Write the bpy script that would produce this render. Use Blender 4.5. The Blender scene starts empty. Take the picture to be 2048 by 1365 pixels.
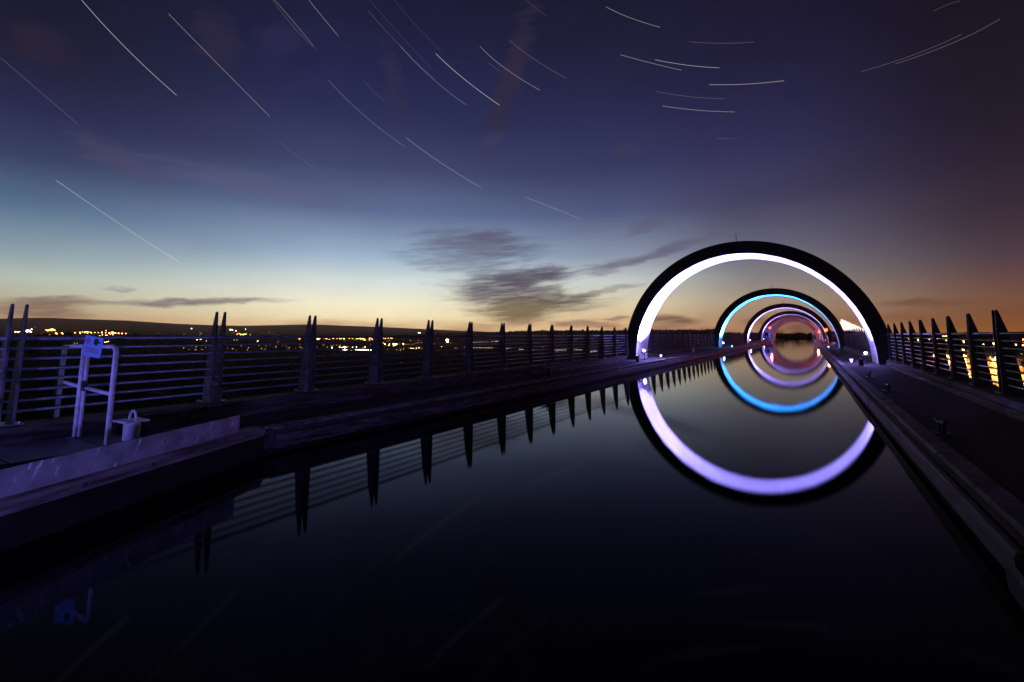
import bpy, bmesh, math, random
from mathutils import Vector, Matrix
random.seed(7)
sc = bpy.context.scene
COL = sc.collection
R = math.radians

# ------------------------------------------------------------------ camera
EYE = Vector((0.0, 0.0, 1.84))
yaw, pitch, roll = 0.53923, 0.13381, -0.00482
cam_d = bpy.data.cameras.new('camera')
cam = bpy.data.objects.new('camera', cam_d)
COL.objects.link(cam)
fwd = Vector((-math.sin(yaw)*math.cos(pitch), math.cos(yaw)*math.cos(pitch), math.sin(pitch)))
r0 = Vector((math.cos(yaw), math.sin(yaw), 0))
u0 = r0.cross(fwd)
rt = math.cos(roll)*r0 + math.sin(roll)*u0
up = -math.sin(roll)*r0 + math.cos(roll)*u0
cam.matrix_world = Matrix(((rt.x, up.x, -fwd.x, EYE.x), (rt.y, up.y, -fwd.y, EYE.y), (rt.z, up.z, -fwd.z, EYE.z), (0, 0, 0, 1)))
cam_d.sensor_width = 36.0
cam_d.lens = 36.0*977.8/2048.0
cam_d.shift_y = -(682.5-540.8)/2048.0          # rising-front lens: the horizon stays near mid frame
cam_d.clip_start = 0.05
cam_d.clip_end = 120000.0
sc.camera = cam

# ------------------------------------------------------------------ exposure
sc.render.engine = 'CYCLES'
sc.view_settings.view_transform = 'Standard'
sc.view_settings.look = 'None'
sc.view_settings.exposure = 0.0
sc.view_settings.gamma = 1.0
sc.cycles.use_denoising = True
try:
    sc.cycles.denoiser = 'OPENIMAGEDENOISE'
except Exception:
    pass
sc.cycles.max_bounces = 6
sc.cycles.sample_clamp_indirect = 80.0
sc.cycles.volume_bounces = 0

def lin(c):
    return tuple((v/255/12.92 if v/255 <= 0.04045 else ((v/255+0.055)/1.055)**2.4) for v in c)

CLOUDS = [(-73.89, 3.04, 3.37, 0.47, 1.7, (108, 86, 74), 0.75, 0.8),
  (-74.67, 2.3, 3.35, 0.63, 1.8, (96, 66, 58), 0.75, 0.7),
  (-64.02, 3.44, 7.71, 0.34, 3.2, (96, 88, 98), 0.85, 0.7),
  (-73.77, 1.63, 2.5, 0.38, 2.6, (120, 85, 70), 0.4, 0.7),
  (-70.05, 4.48, 1.1, 0.18, 3.3, (140, 140, 140), 0.7, 0.8),
  (-28.56, 3.97, 8.42, 1.4, -0.4, (82, 72, 74), 1.0, 0.85),
  (-30.28, 2.97, 4.96, 1.28, 0.4, (116, 104, 76), 0.95, 0.9),
  (-29.84, 2.22, 2.48, 0.81, 2.4, (116, 100, 70), 0.9, 0.8),
  (-31.42, 6.12, 6.76, 1.76, 4.0, (86, 84, 98), 1.0, 1.0),
  (-28.34, 6.95, 3.99, 1.17, 5.7, (80, 78, 94), 0.95, 1.1),
  (-27.92, 5.34, 3.24, 0.53, 4.6, (100, 95, 100), 0.7, 1.2),
  (-34.49, 10.7, 7.24, 1.87, -3.0, (94, 97, 122), 0.85, 1.2),
  (-32.9, 11.5, 3.59, 1.05, -6.4, (88, 90, 116), 0.6, 1.3),
  (-36.95, 8.45, 7.04, 1.17, -6.0, (112, 118, 138), 0.65, 1.4),
  (-21.98, 4.6, 2.21, 0.46, 11.8, (100, 95, 95), 0.75, 1.1),
  (-18.28, 5.43, 2.72, 0.28, 10.0, (118, 116, 116), 0.6, 1.1),
  (-18.65, 8.22, 4.34, 0.57, 10.5, (100, 102, 120), 0.8, 1.1),
  (-12.62, 9.59, 5.9, 0.5, 15.2, (92, 92, 116), 0.8, 1.1),
  (-15.37, 12.14, 2.36, 0.79, 17.3, (88, 86, 112), 0.55, 1.3),
  (-20.05, 7.29, 1.73, 0.46, 6.0, (112, 114, 124), 0.6, 1.0),
  (-9.85, 14.61, 2.63, 0.65, -2.7, (76, 72, 98), 0.4, 1.2),
  (-22.41, 1.3, 4.97, 0.52, -2.4, (124, 92, 76), 0.8, 0.9),
  (-30.29, 1.23, 2.62, 0.46, 1.0, (132, 104, 86), 0.7, 1.0),
  (-19.23, 1.98, 1.82, 0.23, -1.6, (118, 92, 80), 0.8, 0.7),
  (-12.88, 1.64, 2.9, 0.61, -1.9, (106, 76, 64), 0.95, 0.8),
  (-12.05, 0.68, 5.96, 0.49, -2.3, (124, 86, 66), 0.75, 0.9),
  (-4.18, 1.35, 1.86, 0.52, -4.2, (104, 78, 64), 0.8, 0.9),
  (-0.75, 0.73, 2.28, 0.75, -0.7, (92, 62, 50), 0.85, 0.8),
  (-35.49, 0.88, 3.75, 0.46, 2.0, (140, 112, 90), 0.6, 1.1),
  (-52.68, 1.47, 3.51, 0.38, 2.9, (176, 140, 106), 0.6, 1.0),
  (-45.62, 1.23, 3.55, 0.28, -3.1, (184, 146, 110), 0.5, 1.0),
  (9.42, 2.73, 3.57, 0.44, -0.9, (100, 70, 52), 0.75, 0.8),
  (3.12, 3.04, 1.41, 0.1, -2.4, (120, 95, 80), 0.5, 0.5),
  (7.91, 1.65, 1.6, 0.32, -0.1, (104, 72, 54), 0.35, 0.9),
  (8.37, 1.21, 7.2, 0.4, -3.4, (108, 66, 38), 0.35, 0.8),
  (-30.97, 29.08, 7.6, 1.6, -112.0, (52, 44, 62), 0.75, 1.2),
  (-33.05, 22.59, 1.41, 0.99, 11.7, (66, 66, 100), 0.6, 1.2),
  (-45.37, 27.58, 4.53, 1.18, -76.8, (48, 46, 76), 0.75, 1.2),
  (-63.79, 28.78, 2.62, 2.19, -47.8, (46, 40, 66), 0.83, 1.2),
  (-76.87, 23.94, 2.0, 1.81, -12.8, (44, 36, 56), 0.75, 1.2),
  (-70.37, 16.04, 3.92, 1.17, -22.1, (78, 74, 108), 0.6, 1.3),
  (-57.93, 15.51, 9.39, 1.24, -5.1, (92, 92, 128), 0.52, 1.3),
  (-57.81, 29.84, 2.47, 1.74, -141.1, (46, 44, 80), 0.6, 1.3),
  (-16.71, 20.83, 1.73, 0.86, -5.1, (62, 60, 92), 0.6, 1.2)]
TRAILS = [((-74.66, 28.38), (-71.02, 25.64), (-66.87, 22.86), 1.5, (0.85, 0.9, 1), 'longest bright white star trail high at the left, above the far hills'),
  ((-68.14, 29.58), (-63.38, 26.38), (-58.37, 22.67), 1.0, (1, 0.85, 0.65), 'long pale yellow star trail slanting right of the brightest left one'),
  ((-79.16, 22.15), (-76.55, 20.35), (-73.89, 18.44), 0.55, (0.9, 0.55, 0.5), 'dim reddish star trail running in from the left edge'),
  ((-74.87, 13.42), (-70.26, 10.36), (-65.42, 7.25), 1.2, (1, 0.9, 0.72), 'lone yellowish star trail low in the left sky, fading towards the sunset'),
  ((-58.88, 33.37), (-56.52, 31.48), (-54.09, 29.94), 0.5, (0.9, 0.75, 0.7), 'dim outer trail of a close pair cut by the top edge'),
  ((-58.68, 33.42), (-56.33, 31.75), (-54.38, 30.22), 0.75, (1, 0.9, 0.8), 'brighter inner trail of a close pair cut by the top edge'),
  ((-55.17, 34.2), (-53.4, 32.86), (-51.72, 31.56), 0.95, (1, 0.92, 0.85), 'single short steep star trail cut by the top edge right of the close pair'),
  ((-52.58, 27.24), (-48.39, 24.19), (-43.64, 21.35), 0.7, (0.9, 0.9, 1), 'long thin star trail falling above the large dark cloud, left of centre'),
  ((-48.5, 34.39), (-44.3, 31.42), (-40.31, 28.66), 0.45, (0.85, 0.8, 0.9), 'faint straight trail leading into a brighter trail near the top centre'),
  ((-44.55, 31.59), (-40.8, 28.88), (-36.42, 26.22), 0.75, (0.95, 0.92, 0.9), 'medium star trail just left of the brightest centre trail'),
  ((-40.24, 31.24), (-36.63, 28.85), (-32.34, 26.31), 1.6, (1, 1, 1), 'brightest white star trail at the top centre of the sky'),
  ((-34.79, 32.23), (-31.65, 30.11), (-27.31, 27.81), 1.0, (1, 0.92, 0.85), 'clear curved star trail just right of the brightest centre trail'),
  ((-31.13, 32.85), (-27.88, 30.91), (-24.07, 28.9), 0.55, (1, 0.85, 0.75), 'dim curved star trail crossing the vertical brown wisp'),
  ((-43.56, 22.38), (-39.54, 19.94), (-34.53, 17.22), 1.0, (1, 0.95, 0.85), 'star trail hanging above the upper part of the dark cloud'),
  ((-57.29, 20.36), (-54.88, 18.87), (-52.75, 17.76), 0.45, (0.9, 0.9, 1), 'faint short star trail over the pinkish cloud veil at left'),
  ((-29.22, 16.14), (-26.0, 14.87), (-22.76, 13.5), 1.0, (1, 0.85, 0.6), 'yellow star trail low in the sky over the streaky cloud, left of the arches'),
  ((-48.43, 35.38), (-44.65, 32.67), (-40.94, 29.86), 0.3, (0.8, 0.8, 0.9), 'very faint trail from the top edge left of another very faint one'),
  ((-45.48, 35.77), (-42.25, 33.37), (-39.44, 31.44), 0.3, (0.8, 0.8, 0.9), 'very faint trail from the top edge straight above the brightest centre trail'),
  ((-18.93, 35.34), (-16.09, 34.02), (-12.64, 32.66), 1.0, (1, 0.92, 0.85), 'topmost short curved star trail right of the centre'),
  ((-17.38, 30.68), (-13.98, 29.49), (-10.48, 28.25), 1.0, (1, 0.92, 0.8), 'left one of two overlapping star trails above the first arch'),
  ((-13.39, 29.7), (-9.79, 28.62), (-6.41, 27.77), 1.25, (0.95, 0.97, 1), 'right and brighter one of two overlapping star trails above the first arch'),
  ((-9.48, 30.79), (-6.19, 30.03), (-2.74, 29.37), 0.5, (1, 0.85, 0.75), 'dim flat star trail above the overlapping pair'),
  ((-7.61, 26.37), (-3.94, 25.71), (-0.18, 25.22), 1.25, (1, 0.93, 0.9), 'nearly level bright star trail curving up to the right above the first arch'),
  ((-13.56, 26.61), (-9.71, 25.52), (-6.05, 24.7), 0.5, (1, 0.82, 0.8), 'dim flat star trail just above the lowest of the arch group'),
  ((-12.79, 25.02), (-8.99, 24.05), (-5.13, 23.23), 1.05, (1, 0.9, 0.85), 'lowest bright star trail of the group straight over the first arch'),
  ((9.13, 24.15), (13.24, 24.45), (16.43, 25.11), 0.6, (0.95, 0.8, 0.6), 'upper of two rising trails that overlap end to end in the upper right corner'),
  ((6.47, 24.29), (10.46, 24.45), (13.9, 24.89), 0.5, (0.95, 0.85, 0.7), 'lower of two rising trails that overlap end to end in the upper right corner'),
  ((-55.74, 5.69), (-55.13, 5.36), (-54.53, 5.09), 0.9, (1, 0.97, 0.85), 'tiny star streak just above the sunset glow, left of centre'),
  ((-60.76, 13.37), (-60.32, 13.01), (-59.94, 12.7), 0.5, (0.9, 0.95, 1), 'tiny faint star streak in the blue sky right of the lone yellow trail'),
  ((-7.24, 20.93), (-6.32, 20.75), (-5.31, 20.57), 0.4, (1, 0.8, 0.7), 'tiny level reddish star streak under the arch group of trails'),
  ((-48.71, 27.74), (-47.47, 26.79), (-46.11, 25.93), 0.4, (0.85, 0.85, 1), 'short faint trail between the long thin one and the medium one'),
  ((-28.88, 36.59), (-27.68, 35.79), (-26.43, 35.06), 0.35, (1, 0.85, 0.8), 'short dim trail cut by the top edge beside the brown wisp'),
  ((12.3, 27.38), (13.22, 27.49), (14.13, 27.46), 0.4, (0.9, 0.85, 0.8), 'short dim trail above the long rising one in the upper right corner'),
  ((-33.84, 30.68), (-33.03, 30.2), (-32.28, 29.75), 0.45, (0.9, 0.9, 1), 'tiny faint streak beside the clear curved trail right of the brightest one')]
SKYLINE = [(-82.17, 1.32), (-77.12, 1.5), (-75.69, 1.61), (-74.18, 1.64), (-72.59, 1.58), (-69.15, 1.51), (-65.35, 1.27), (-62.05, 1.15), (-59.86, 1.12), (-56.18, 1.21), (-53.26, 1.3), (-49.15, 1.15), (-45.94, 1.04), (-40.95, 0.81), (-36.95, 0.63), (-32.32, 0.44), (-20.81, 0.32), (-10.06, 0.09), (3.49, -0.04), (7.26, -0.1), (15.14, -0.14), (19.08, -0.16)]
LIGHTS = {
  'white': [(-76.15, 0.52, 0), (-76.0, 0.52, 0), (-75.89, 0.54, 0), (-75.77, 0.54, 0), (-75.51, 0.58, 2), (-75.41, 0.64, 1), (-75.33, 0.58, 1), (-75.24, 0.54, 0), (-75.23, 0.75, 0), (-63.99, 0.87, 0), (-60.68, 0.76, 1), (-60.5, 0.73, 0), (-60.19, 0.66, 0), (-59.35, 0.81, 0), (-41.67, 0.42, 0), (-41.5, 0.39, 0)],
  'left': [(-74.35, 0.69, 0), (-74.25, 0.65, 1), (-74.19, 0.67, 1), (-74.1, 0.71, 1), (-73.98, 0.71, 2), (-73.88, 0.71, 1), (-73.79, 0.67, 0), (-74.38, 0.37, 0), (-74.31, 0.29, 1), (-74.09, 0.29, 0), (-74.03, 0.21, 0), (-73.92, 0.37, 1), (-73.88, 0.33, 0), (-73.77, 0.16, 0), (-73.7, 0.42, 1), (-73.63, 0.37, 0), (-73.53, 0.2, 1), (-73.51, 0.33, 0), (-73.34, 0.42, 1), (-73.29, 0.37, 1), (-74.81, 0.13, 0), (-74.33, 0.12, 0), (-72.91, 0.44, 0), (-72.49, 0.46, 0), (-72.17, 0.48, 1), (-72.13, 0.42, 0), (-72.01, 0.53, 0), (-71.85, 0.5, 1), (-71.78, 0.55, 0), (-71.67, 0.53, 1), (-71.66, 0.42, 0), (-71.49, 0.5, 0), (-71.4, 0.44, 0), (-71.17, 0.48, 0), (-70.93, 0.48, 0), (-70.7, 0.48, 1), (-70.64, 0.28, 0), (-70.82, 0.2, 0), (-70.43, 0.66, 0), (-70.43, 0.46, 0), (-70.41, 0.24, 0), (-70.32, 0.24, 0), (-70.18, 0.44, 1), (-70.1, 0.33, 0), (-69.96, 0.46, 2), (-69.91, 0.28, 0), (-69.76, 0.44, 1), (-69.53, 0.42, 1), (-69.28, 0.39, 1), (-68.99, 0.37, 1)],
  'rail': [(-70.41, -0.38, 0), (-70.28, -0.34, 0), (-70.17, -0.3, 0), (-69.82, -0.33, 0), (-69.13, -0.42, 0), (-69.01, -0.33, 2), (-68.92, -0.35, 0), (-68.68, -0.37, 0), (-68.66, -0.45, 0), (-68.5, -0.36, 0), (-68.48, -0.6, 1), (-68.28, -0.43, 0), (-67.93, -0.48, 0), (-67.81, -0.63, 1), (-67.85, -0.42, 0), (-67.63, -0.5, 0), (-67.31, -0.39, 0), (-66.74, -0.51, 0), (-66.64, -0.38, 0), (-66.42, -0.38, 0), (-66.25, -0.31, 0), (-65.73, -0.51, 0), (-65.56, -0.41, 0), (-65.34, -0.47, 0), (-65.19, -0.43, 1), (-65.1, -0.41, 1), (-64.86, -0.43, 0), (-64.48, -0.43, 0), (-64.35, -0.26, 0), (-63.71, -0.41, 0), (-63.45, -0.21, 1), (-63.46, -0.3, 0), (-63.29, -0.43, 0), (-63.14, -0.41, 1), (-63.15, -0.2, 1), (-62.96, -0.34, 0), (-62.78, -0.23, 1), (-62.5, -0.4, 0), (-62.34, -0.43, 1), (-62.17, -0.26, 0), (-61.59, -0.41, 0), (-60.96, -0.36, 1), (-60.83, -0.44, 1), (-60.86, -0.51, 0), (-60.52, -0.37, 0), (-60.26, -0.39, 0), (-60.1, -0.39, 0), (-59.74, -0.45, 0), (-59.58, -0.4, 1), (-59.4, -0.54, 0), (-59.05, -0.36, 2), (-58.79, -0.38, 1), (-58.15, -0.37, 0)],
  'upper': [(-60.07, 0.31, 0), (-59.88, 0.37, 0), (-59.75, 0.28, 1), (-59.58, 0.27, 0), (-59.45, 0.29, 1), (-59.35, 0.29, 0), (-59.24, 0.33, 0)],
  'mid': [(-54.31, -0.16, 0), (-54.19, -0.2, 0), (-53.91, -0.13, 0), (-53.71, -0.17, 0), (-53.66, -0.2, 0), (-52.5, -0.2, 0), (-52.36, -0.2, 2), (-52.23, -0.16, 1), (-51.83, -0.14, 0), (-51.67, -0.15, 0), (-51.52, -0.17, 1), (-51.32, -0.35, 0), (-51.22, -0.28, 0), (-50.82, -0.16, 1), (-50.45, -0.17, 0), (-50.18, -0.18, 1), (-50.01, -0.2, 0), (-49.73, -0.21, 1), (-49.18, -0.17, 0), (-48.84, -0.19, 0), (-48.42, -0.22, 0), (-48.25, -0.22, 0), (-48.04, -0.17, 1), (-47.94, -0.26, 0), (-47.79, -0.21, 0), (-47.71, -0.23, 1), (-47.58, -0.34, 1), (-47.49, -0.31, 0), (-47.05, -0.18, 0), (-47.03, -0.35, 0), (-46.88, -0.17, 0), (-46.7, -0.31, 1), (-46.63, -0.2, 0), (-45.67, -0.17, 1), (-45.49, -0.15, 0), (-45.31, -0.21, 0), (-45.02, -0.18, 0), (-44.73, -0.17, 0), (-44.59, -0.2, 0), (-44.26, -0.23, 0), (-44.05, -0.23, 0), (-43.86, -0.25, 0), (-43.65, -0.24, 0), (-43.43, -0.25, 0), (-43.17, -0.28, 0), (-58.15, -0.36, 0), (-56.94, -0.42, 2)],
  'depot': [(-50.92, -1.16, 1), (-50.14, -1.14, 0), (-49.87, -1.16, 0), (-49.63, -1.12, 2), (-49.49, -1.16, 0), (-48.8, -1.15, 0), (-48.39, -1.12, 0), (-47.48, -1.13, 0), (-50.84, -1.39, 0), (-50.74, -1.38, 0), (-50.64, -1.38, 0), (-50.54, -1.38, 0), (-50.44, -1.38, 0), (-49.99, -1.4, 0), (-49.89, -1.39, 0), (-49.79, -1.39, 1), (-49.65, -1.41, 1), (-49.52, -1.4, 1), (-49.38, -1.41, 0), (-48.45, -1.41, 0), (-48.31, -1.42, 0), (-48.17, -1.43, 0), (-47.99, -1.42, 1), (-47.82, -1.44, 1), (-47.64, -1.44, 1), (-47.47, -1.45, 1), (-47.29, -1.45, 0), (-47.12, -1.46, 0), (-46.84, -1.48, 0)],
  'hamlet': [(-45.55, -0.68, 1), (-45.36, -0.83, 1), (-44.86, -0.87, 0), (-44.93, -1.01, 0), (-44.43, -0.83, 1), (-44.32, -0.92, 2), (-44.21, -0.87, 2), (-44.03, -0.85, 0), (-43.34, -0.83, 1), (-43.32, -0.92, 0), (-42.47, -1.32, 0), (-42.25, -1.35, 0), (-41.86, -1.33, 0), (-41.58, -1.28, 0), (-39.05, -1.1, 2), (-38.76, -1.13, 0), (-38.59, -1.1, 0), (-38.2, -1.08, 0)],
  'star': [(-38.4, -0.51, 3)],
  'road': [(-35.39, -0.7, 0), (-35.16, -0.69, 0), (-34.93, -0.68, 0), (-34.7, -0.68, 0), (-34.47, -0.67, 0), (-34.24, -0.66, 0), (-34.01, -0.66, 0), (-33.77, -0.65, 0), (-33.31, -0.64, 0), (-33.2, -0.63, 0), (-33.1, -0.63, 0), (-32.99, -0.62, 0), (-32.88, -0.62, 0), (-32.77, -0.61, 0), (-32.66, -0.6, 0), (-32.56, -0.6, 0), (-32.45, -0.59, 0), (-32.34, -0.59, 0), (-32.23, -0.58, 0), (-32.12, -0.58, 0), (-32.02, -0.57, 0), (-31.91, -0.56, 0), (-31.8, -0.56, 0), (-31.69, -0.55, 0), (-31.58, -0.55, 0), (-31.48, -0.54, 0), (-31.37, -0.54, 0), (-31.26, -0.53, 0), (-31.15, -0.52, 0), (-31.04, -0.52, 0), (-30.94, -0.51, 0), (-30.83, -0.51, 0), (-30.72, -0.5, 0), (-30.61, -0.49, 0), (-30.5, -0.49, 0), (-30.4, -0.48, 0), (-30.29, -0.48, 0), (-30.18, -0.47, 0), (-30.01, -0.45, 0), (-29.77, -0.45, 0), (-29.54, -0.45, 0), (-29.31, -0.44, 0), (-35.39, -1.31, 0), (-35.22, -1.32, 0), (-35.05, -1.32, 0), (-34.88, -1.32, 0), (-34.71, -1.32, 0), (-34.55, -1.33, 0), (-34.38, -1.33, 0), (-34.21, -1.33, 0), (-34.04, -1.34, 0), (-33.87, -1.34, 0), (-33.7, -1.34, 0), (-33.53, -1.34, 0), (-33.36, -1.35, 0), (-33.2, -1.35, 0), (-31.75, -1.43, 0), (-31.63, -1.44, 0), (-31.5, -1.45, 0), (-31.38, -1.45, 0), (-31.26, -1.46, 0), (-31.14, -1.47, 0), (-31.01, -1.48, 0), (-30.89, -1.49, 0), (-30.77, -1.49, 0), (-30.65, -1.5, 0), (-30.52, -1.51, 0), (-30.4, -1.52, 0), (-30.28, -1.52, 0), (-30.16, -1.53, 0), (-30.03, -1.54, 0), (-29.91, -1.55, 0), (-29.79, -1.55, 0), (-29.67, -1.56, 0), (-28.86, -1.59, 0), (-28.76, -1.59, 0), (-28.66, -1.59, 0), (-28.55, -1.59, 0), (-28.45, -1.59, 0), (-28.35, -1.59, 0), (-28.25, -1.59, 0), (-28.15, -1.59, 0), (-28.05, -1.59, 0), (-27.95, -1.59, 0), (-27.85, -1.59, 0), (-27.75, -1.59, 0), (-27.65, -1.59, 0), (-27.54, -1.59, 0), (-27.44, -1.59, 0), (-27.34, -1.59, 0), (-27.24, -1.59, 0), (-26.21, -1.63, 0), (-26.11, -1.63, 0), (-26.01, -1.63, 0), (-25.92, -1.63, 0), (-25.82, -1.63, 0), (-25.72, -1.63, 0), (-25.63, -1.63, 0), (-25.53, -1.63, 0), (-25.43, -1.63, 0), (-25.34, -1.63, 0), (-25.24, -1.63, 0), (-25.14, -1.63, 0), (-25.05, -1.63, 0), (-24.95, -1.63, 0), (-24.85, -1.63, 0), (-24.76, -1.63, 0), (-24.66, -1.63, 0), (-23.8, -1.54, 0), (-23.66, -1.56, 0), (-23.52, -1.57, 0), (-23.38, -1.59, 0), (-23.23, -1.6, 0), (-23.09, -1.62, 0), (-22.95, -1.63, 0), (-22.81, -1.64, 0), (-22.67, -1.66, 0), (-21.99, -1.83, 0), (-21.85, -1.81, 0), (-21.7, -1.79, 0), (-21.55, -1.78, 0), (-21.41, -1.76, 0), (-21.26, -1.74, 0), (-29.64, -1.56, 1), (-27.35, -1.31, 1), (-25.76, -1.82, 1), (-25.37, -1.82, 0), (-23.85, -1.37, 0)],
  'right': [(9.23, -0.49, 1), (10.21, -0.19, 0), (10.34, -0.19, 0), (10.44, -0.19, 0), (11.25, -0.18, 0), (11.38, -0.16, 0), (11.47, -0.18, 0), (11.57, -0.17, 0), (11.65, -0.3, 0), (11.74, -0.29, 0), (11.8, -0.31, 0), (10.39, -0.55, 1), (10.35, -0.81, 0), (10.2, -0.81, 0), (11.49, -0.62, 1), (11.51, -0.74, 0), (12.59, -0.21, 0), (12.71, -0.22, 0), (12.83, -0.23, 0), (12.95, -0.25, 0), (13.07, -0.23, 0), (13.19, -0.25, 0), (13.28, -0.28, 0), (13.37, -0.24, 0), (13.37, -0.48, 0), (14.48, -0.26, 0), (14.73, -0.46, 0), (14.93, -0.3, 0), (15.06, -0.48, 1), (15.03, -0.7, 1), (14.61, -0.9, 1), (14.51, -1.06, 0), (15.0, -0.94, 1), (8.44, -0.54, 2), (7.83, -0.45, 0), (12.71, -0.88, 0)],
  'rightbig': [(13.36, -0.81, 2), (9.46, -1.9, 2), (10.34, -1.92, 2), (11.38, -1.39, 2), (11.48, -1.92, 2), (13.35, -1.99, 2), (13.31, -2.25, 2), (11.55, -2.98, 1), (14.73, -2.53, 2), (13.76, -3.13, 1), (12.66, -3.79, 1), (9.1, -2.91, 1), (10.54, -3.28, 1), (14.47, -3.49, 1)],
  'bluewhite': [(10.42, -1.34, 1)],
  'tun': [(-10.0, 0.36, 1), (-11.93, 0.18, 1), (-2.21, -0.08, 0), (-2.23, -0.26, 0), (-1.51, -0.16, 0), (-2.07, -0.51, 0), (-1.74, -0.01, 0), (-2.62, -0.08, 0)],
}

# ------------------------------------------------------------------ dusk sky (world)
class NG:
    def __init__(s, tree):
        s.t = tree; s.n = tree.nodes; s.l = tree.links
    def put(s, sock, v):
        if isinstance(v, bpy.types.NodeSocket): s.l.new(v, sock)
        else: sock.default_value = v
    def m(s, op, a, b=None, c=None, clamp=False):
        n = s.n.new('ShaderNodeMath'); n.operation = op; n.use_clamp = clamp
        s.put(n.inputs[0], a)
        if b is not None: s.put(n.inputs[1], b)
        if c is not None: s.put(n.inputs[2], c)
        return n.outputs[0]
    def rng(s, v, a, b, c=0.0, d=1.0, smooth=True):
        n = s.n.new('ShaderNodeMapRange')
        n.interpolation_type = 'SMOOTHSTEP' if smooth else 'LINEAR'
        s.put(n.inputs['Value'], v)
        n.inputs['From Min'].default_value = a; n.inputs['From Max'].default_value = b
        n.inputs['To Min'].default_value = c; n.inputs['To Max'].default_value = d
        return n.outputs['Result']
    def mix(s, f, a, b):
        n = s.n.new('ShaderNodeMix'); n.data_type = 'RGBA'
        s.put(n.inputs['Factor'], f)
        s.put(n.inputs[6], a if isinstance(a, bpy.types.NodeSocket) else (*a, 1))
        s.put(n.inputs[7], b if isinstance(b, bpy.types.NodeSocket) else (*b, 1))
        return n.outputs[2]
    def ramp(s, f, stops):
        n = s.n.new('ShaderNodeValToRGB'); n.color_ramp.interpolation = 'B_SPLINE' if False else 'LINEAR'
        e = n.color_ramp.elements
        while len(e) < len(stops): e.new(0.5)
        for el, (p, c) in zip(e, sorted(stops)):
            el.position = p; el.color = (*c, 1)
        s.put(n.inputs[0], f)
        return n.outputs[0]
    def noise(s, vec, scale, detail=3, rough=0.5):
        n = s.n.new('ShaderNodeTexNoise')
        s.put(n.inputs['Vector'], vec)
        n.inputs['Scale'].default_value = scale
        n.inputs['Detail'].default_value = detail; n.inputs['Roughness'].default_value = rough
        return n.outputs['Fac']
    def xyz(s, x, y, z):
        n = s.n.new('ShaderNodeCombineXYZ')
        s.put(n.inputs[0], x); s.put(n.inputs[1], y); s.put(n.inputs[2], z)
        return n.outputs[0]

world = bpy.data.worlds.new('World')
sc.world = world
world.use_nodes = True
wt = world.node_tree
wt.nodes.clear()
g = NG(wt)
tc = wt.nodes.new('ShaderNodeTexCoord')
sp = wt.nodes.new('ShaderNodeSeparateXYZ')
wt.links.new(tc.outputs['Generated'], sp.inputs[0])
X, Y, Z = sp.outputs
az = g.m('MULTIPLY', g.m('ARCTAN2', X, Y), 180/math.pi)
el = g.m('MULTIPLY', g.m('ARCSINE', Z, clamp=False), 180/math.pi)
# elevation 0..90 deg -> ramp position, stretched near the horizon
pos = g.m('POWER', g.m('DIVIDE', g.m('MAXIMUM', el, 0.0), 90.0, clamp=True), 0.5)
def P(e): return min(1.0, (e/90.0)**0.5)
def col_ramp(stops): return g.ramp(pos, [(P(e), lin(c)) for e, c in stops])
sky_B = col_ramp([(0, (206, 152, 98)), (1.2, (230, 198, 146)), (2.2, (236, 219, 176)), (3.8, (232, 226, 198)), (6.4, (206, 218, 216)), (9, (155, 180, 204)), (14, (94, 111, 150)), (19, (62, 69, 107)), (24, (44, 49, 89)), (28.5, (35, 38, 77)), (33, (31, 32, 63)), (43, (17, 16, 34)), (60, (8, 8, 17)), (90, (5, 5, 12))])
sky_A = col_ramp([(0, (150, 100, 74)), (1.5, (170, 132, 98)), (3, (172, 162, 136)), (5, (174, 186, 174)), (7, (139, 160, 170)), (11, (84, 111, 141)), (15, (55, 65, 98)), (19, (40, 43, 80)), (23, (30, 31, 57)), (26, (26, 27, 48)), (43, (17, 16, 34)), (60, (8, 8, 17)), (90, (5, 5, 12))])
sky_M = col_ramp([(0, (192, 134, 88)), (1.6, (218, 182, 136)), (3.7, (214, 204, 170)), (6.3, (195, 203, 200)), (9, (139, 151, 174)), (14, (79, 90, 128)), (19, (54, 60, 99)), (24, (42, 45, 83)), (29, (34, 35, 65)), (33, (29, 30, 55)), (43, (17, 16, 34)), (60, (8, 8, 17)), (90, (5, 5, 12))])
sky_C = col_ramp([(0, (148, 96, 62)), (1.6, (160, 124, 94)), (3.7, (154, 138, 120)), (6.3, (127, 124, 127)), (9, (100, 100, 118)), (14, (67, 65, 97)), (19, (51, 49, 87)), (24, (39, 37, 71)), (29, (32, 29, 57)), (33, (29, 26, 50)), (43, (17, 16, 34)), (60, (8, 8, 17)), (90, (5, 5, 12))])
sky_D = col_ramp([(0, (128, 72, 26)), (1.1, (120, 74, 40)), (2.7, (112, 75, 57)), (4.7, (96, 69, 67)), (6.7, (76, 60, 70)), (10.7, (54, 42, 56)), (14.7, (41, 34, 50)), (18.6, (34, 28, 44)), (22, (29, 25, 38)), (26, (25, 22, 34)), (43, (15, 14, 26)), (60, (8, 8, 16)), (90, (5, 5, 12))])
sky_E = col_ramp([(0, (80, 52, 34)), (4, (58, 44, 44)), (12, (36, 30, 44)), (26, (23, 21, 36)), (43, (15, 14, 27)), (60, (8, 8, 16)), (90, (5, 5, 12))])
f_AB = g.rng(az, -79, -50)
sky = g.mix(f_AB, sky_A, sky_B)
sky = g.mix(g.rng(az, -42, -17), sky, sky_M)
sky = g.mix(g.rng(az, -19, -3), sky, sky_C)
sky = g.mix(g.rng(az, -4, 16), sky, sky_D)
sky = g.mix(g.rng(az, 22, 95), sky, sky_E)
sky = g.mix(g.rng(az, -165, -95, 1.0, 0.0), sky, sky_E)
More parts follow.
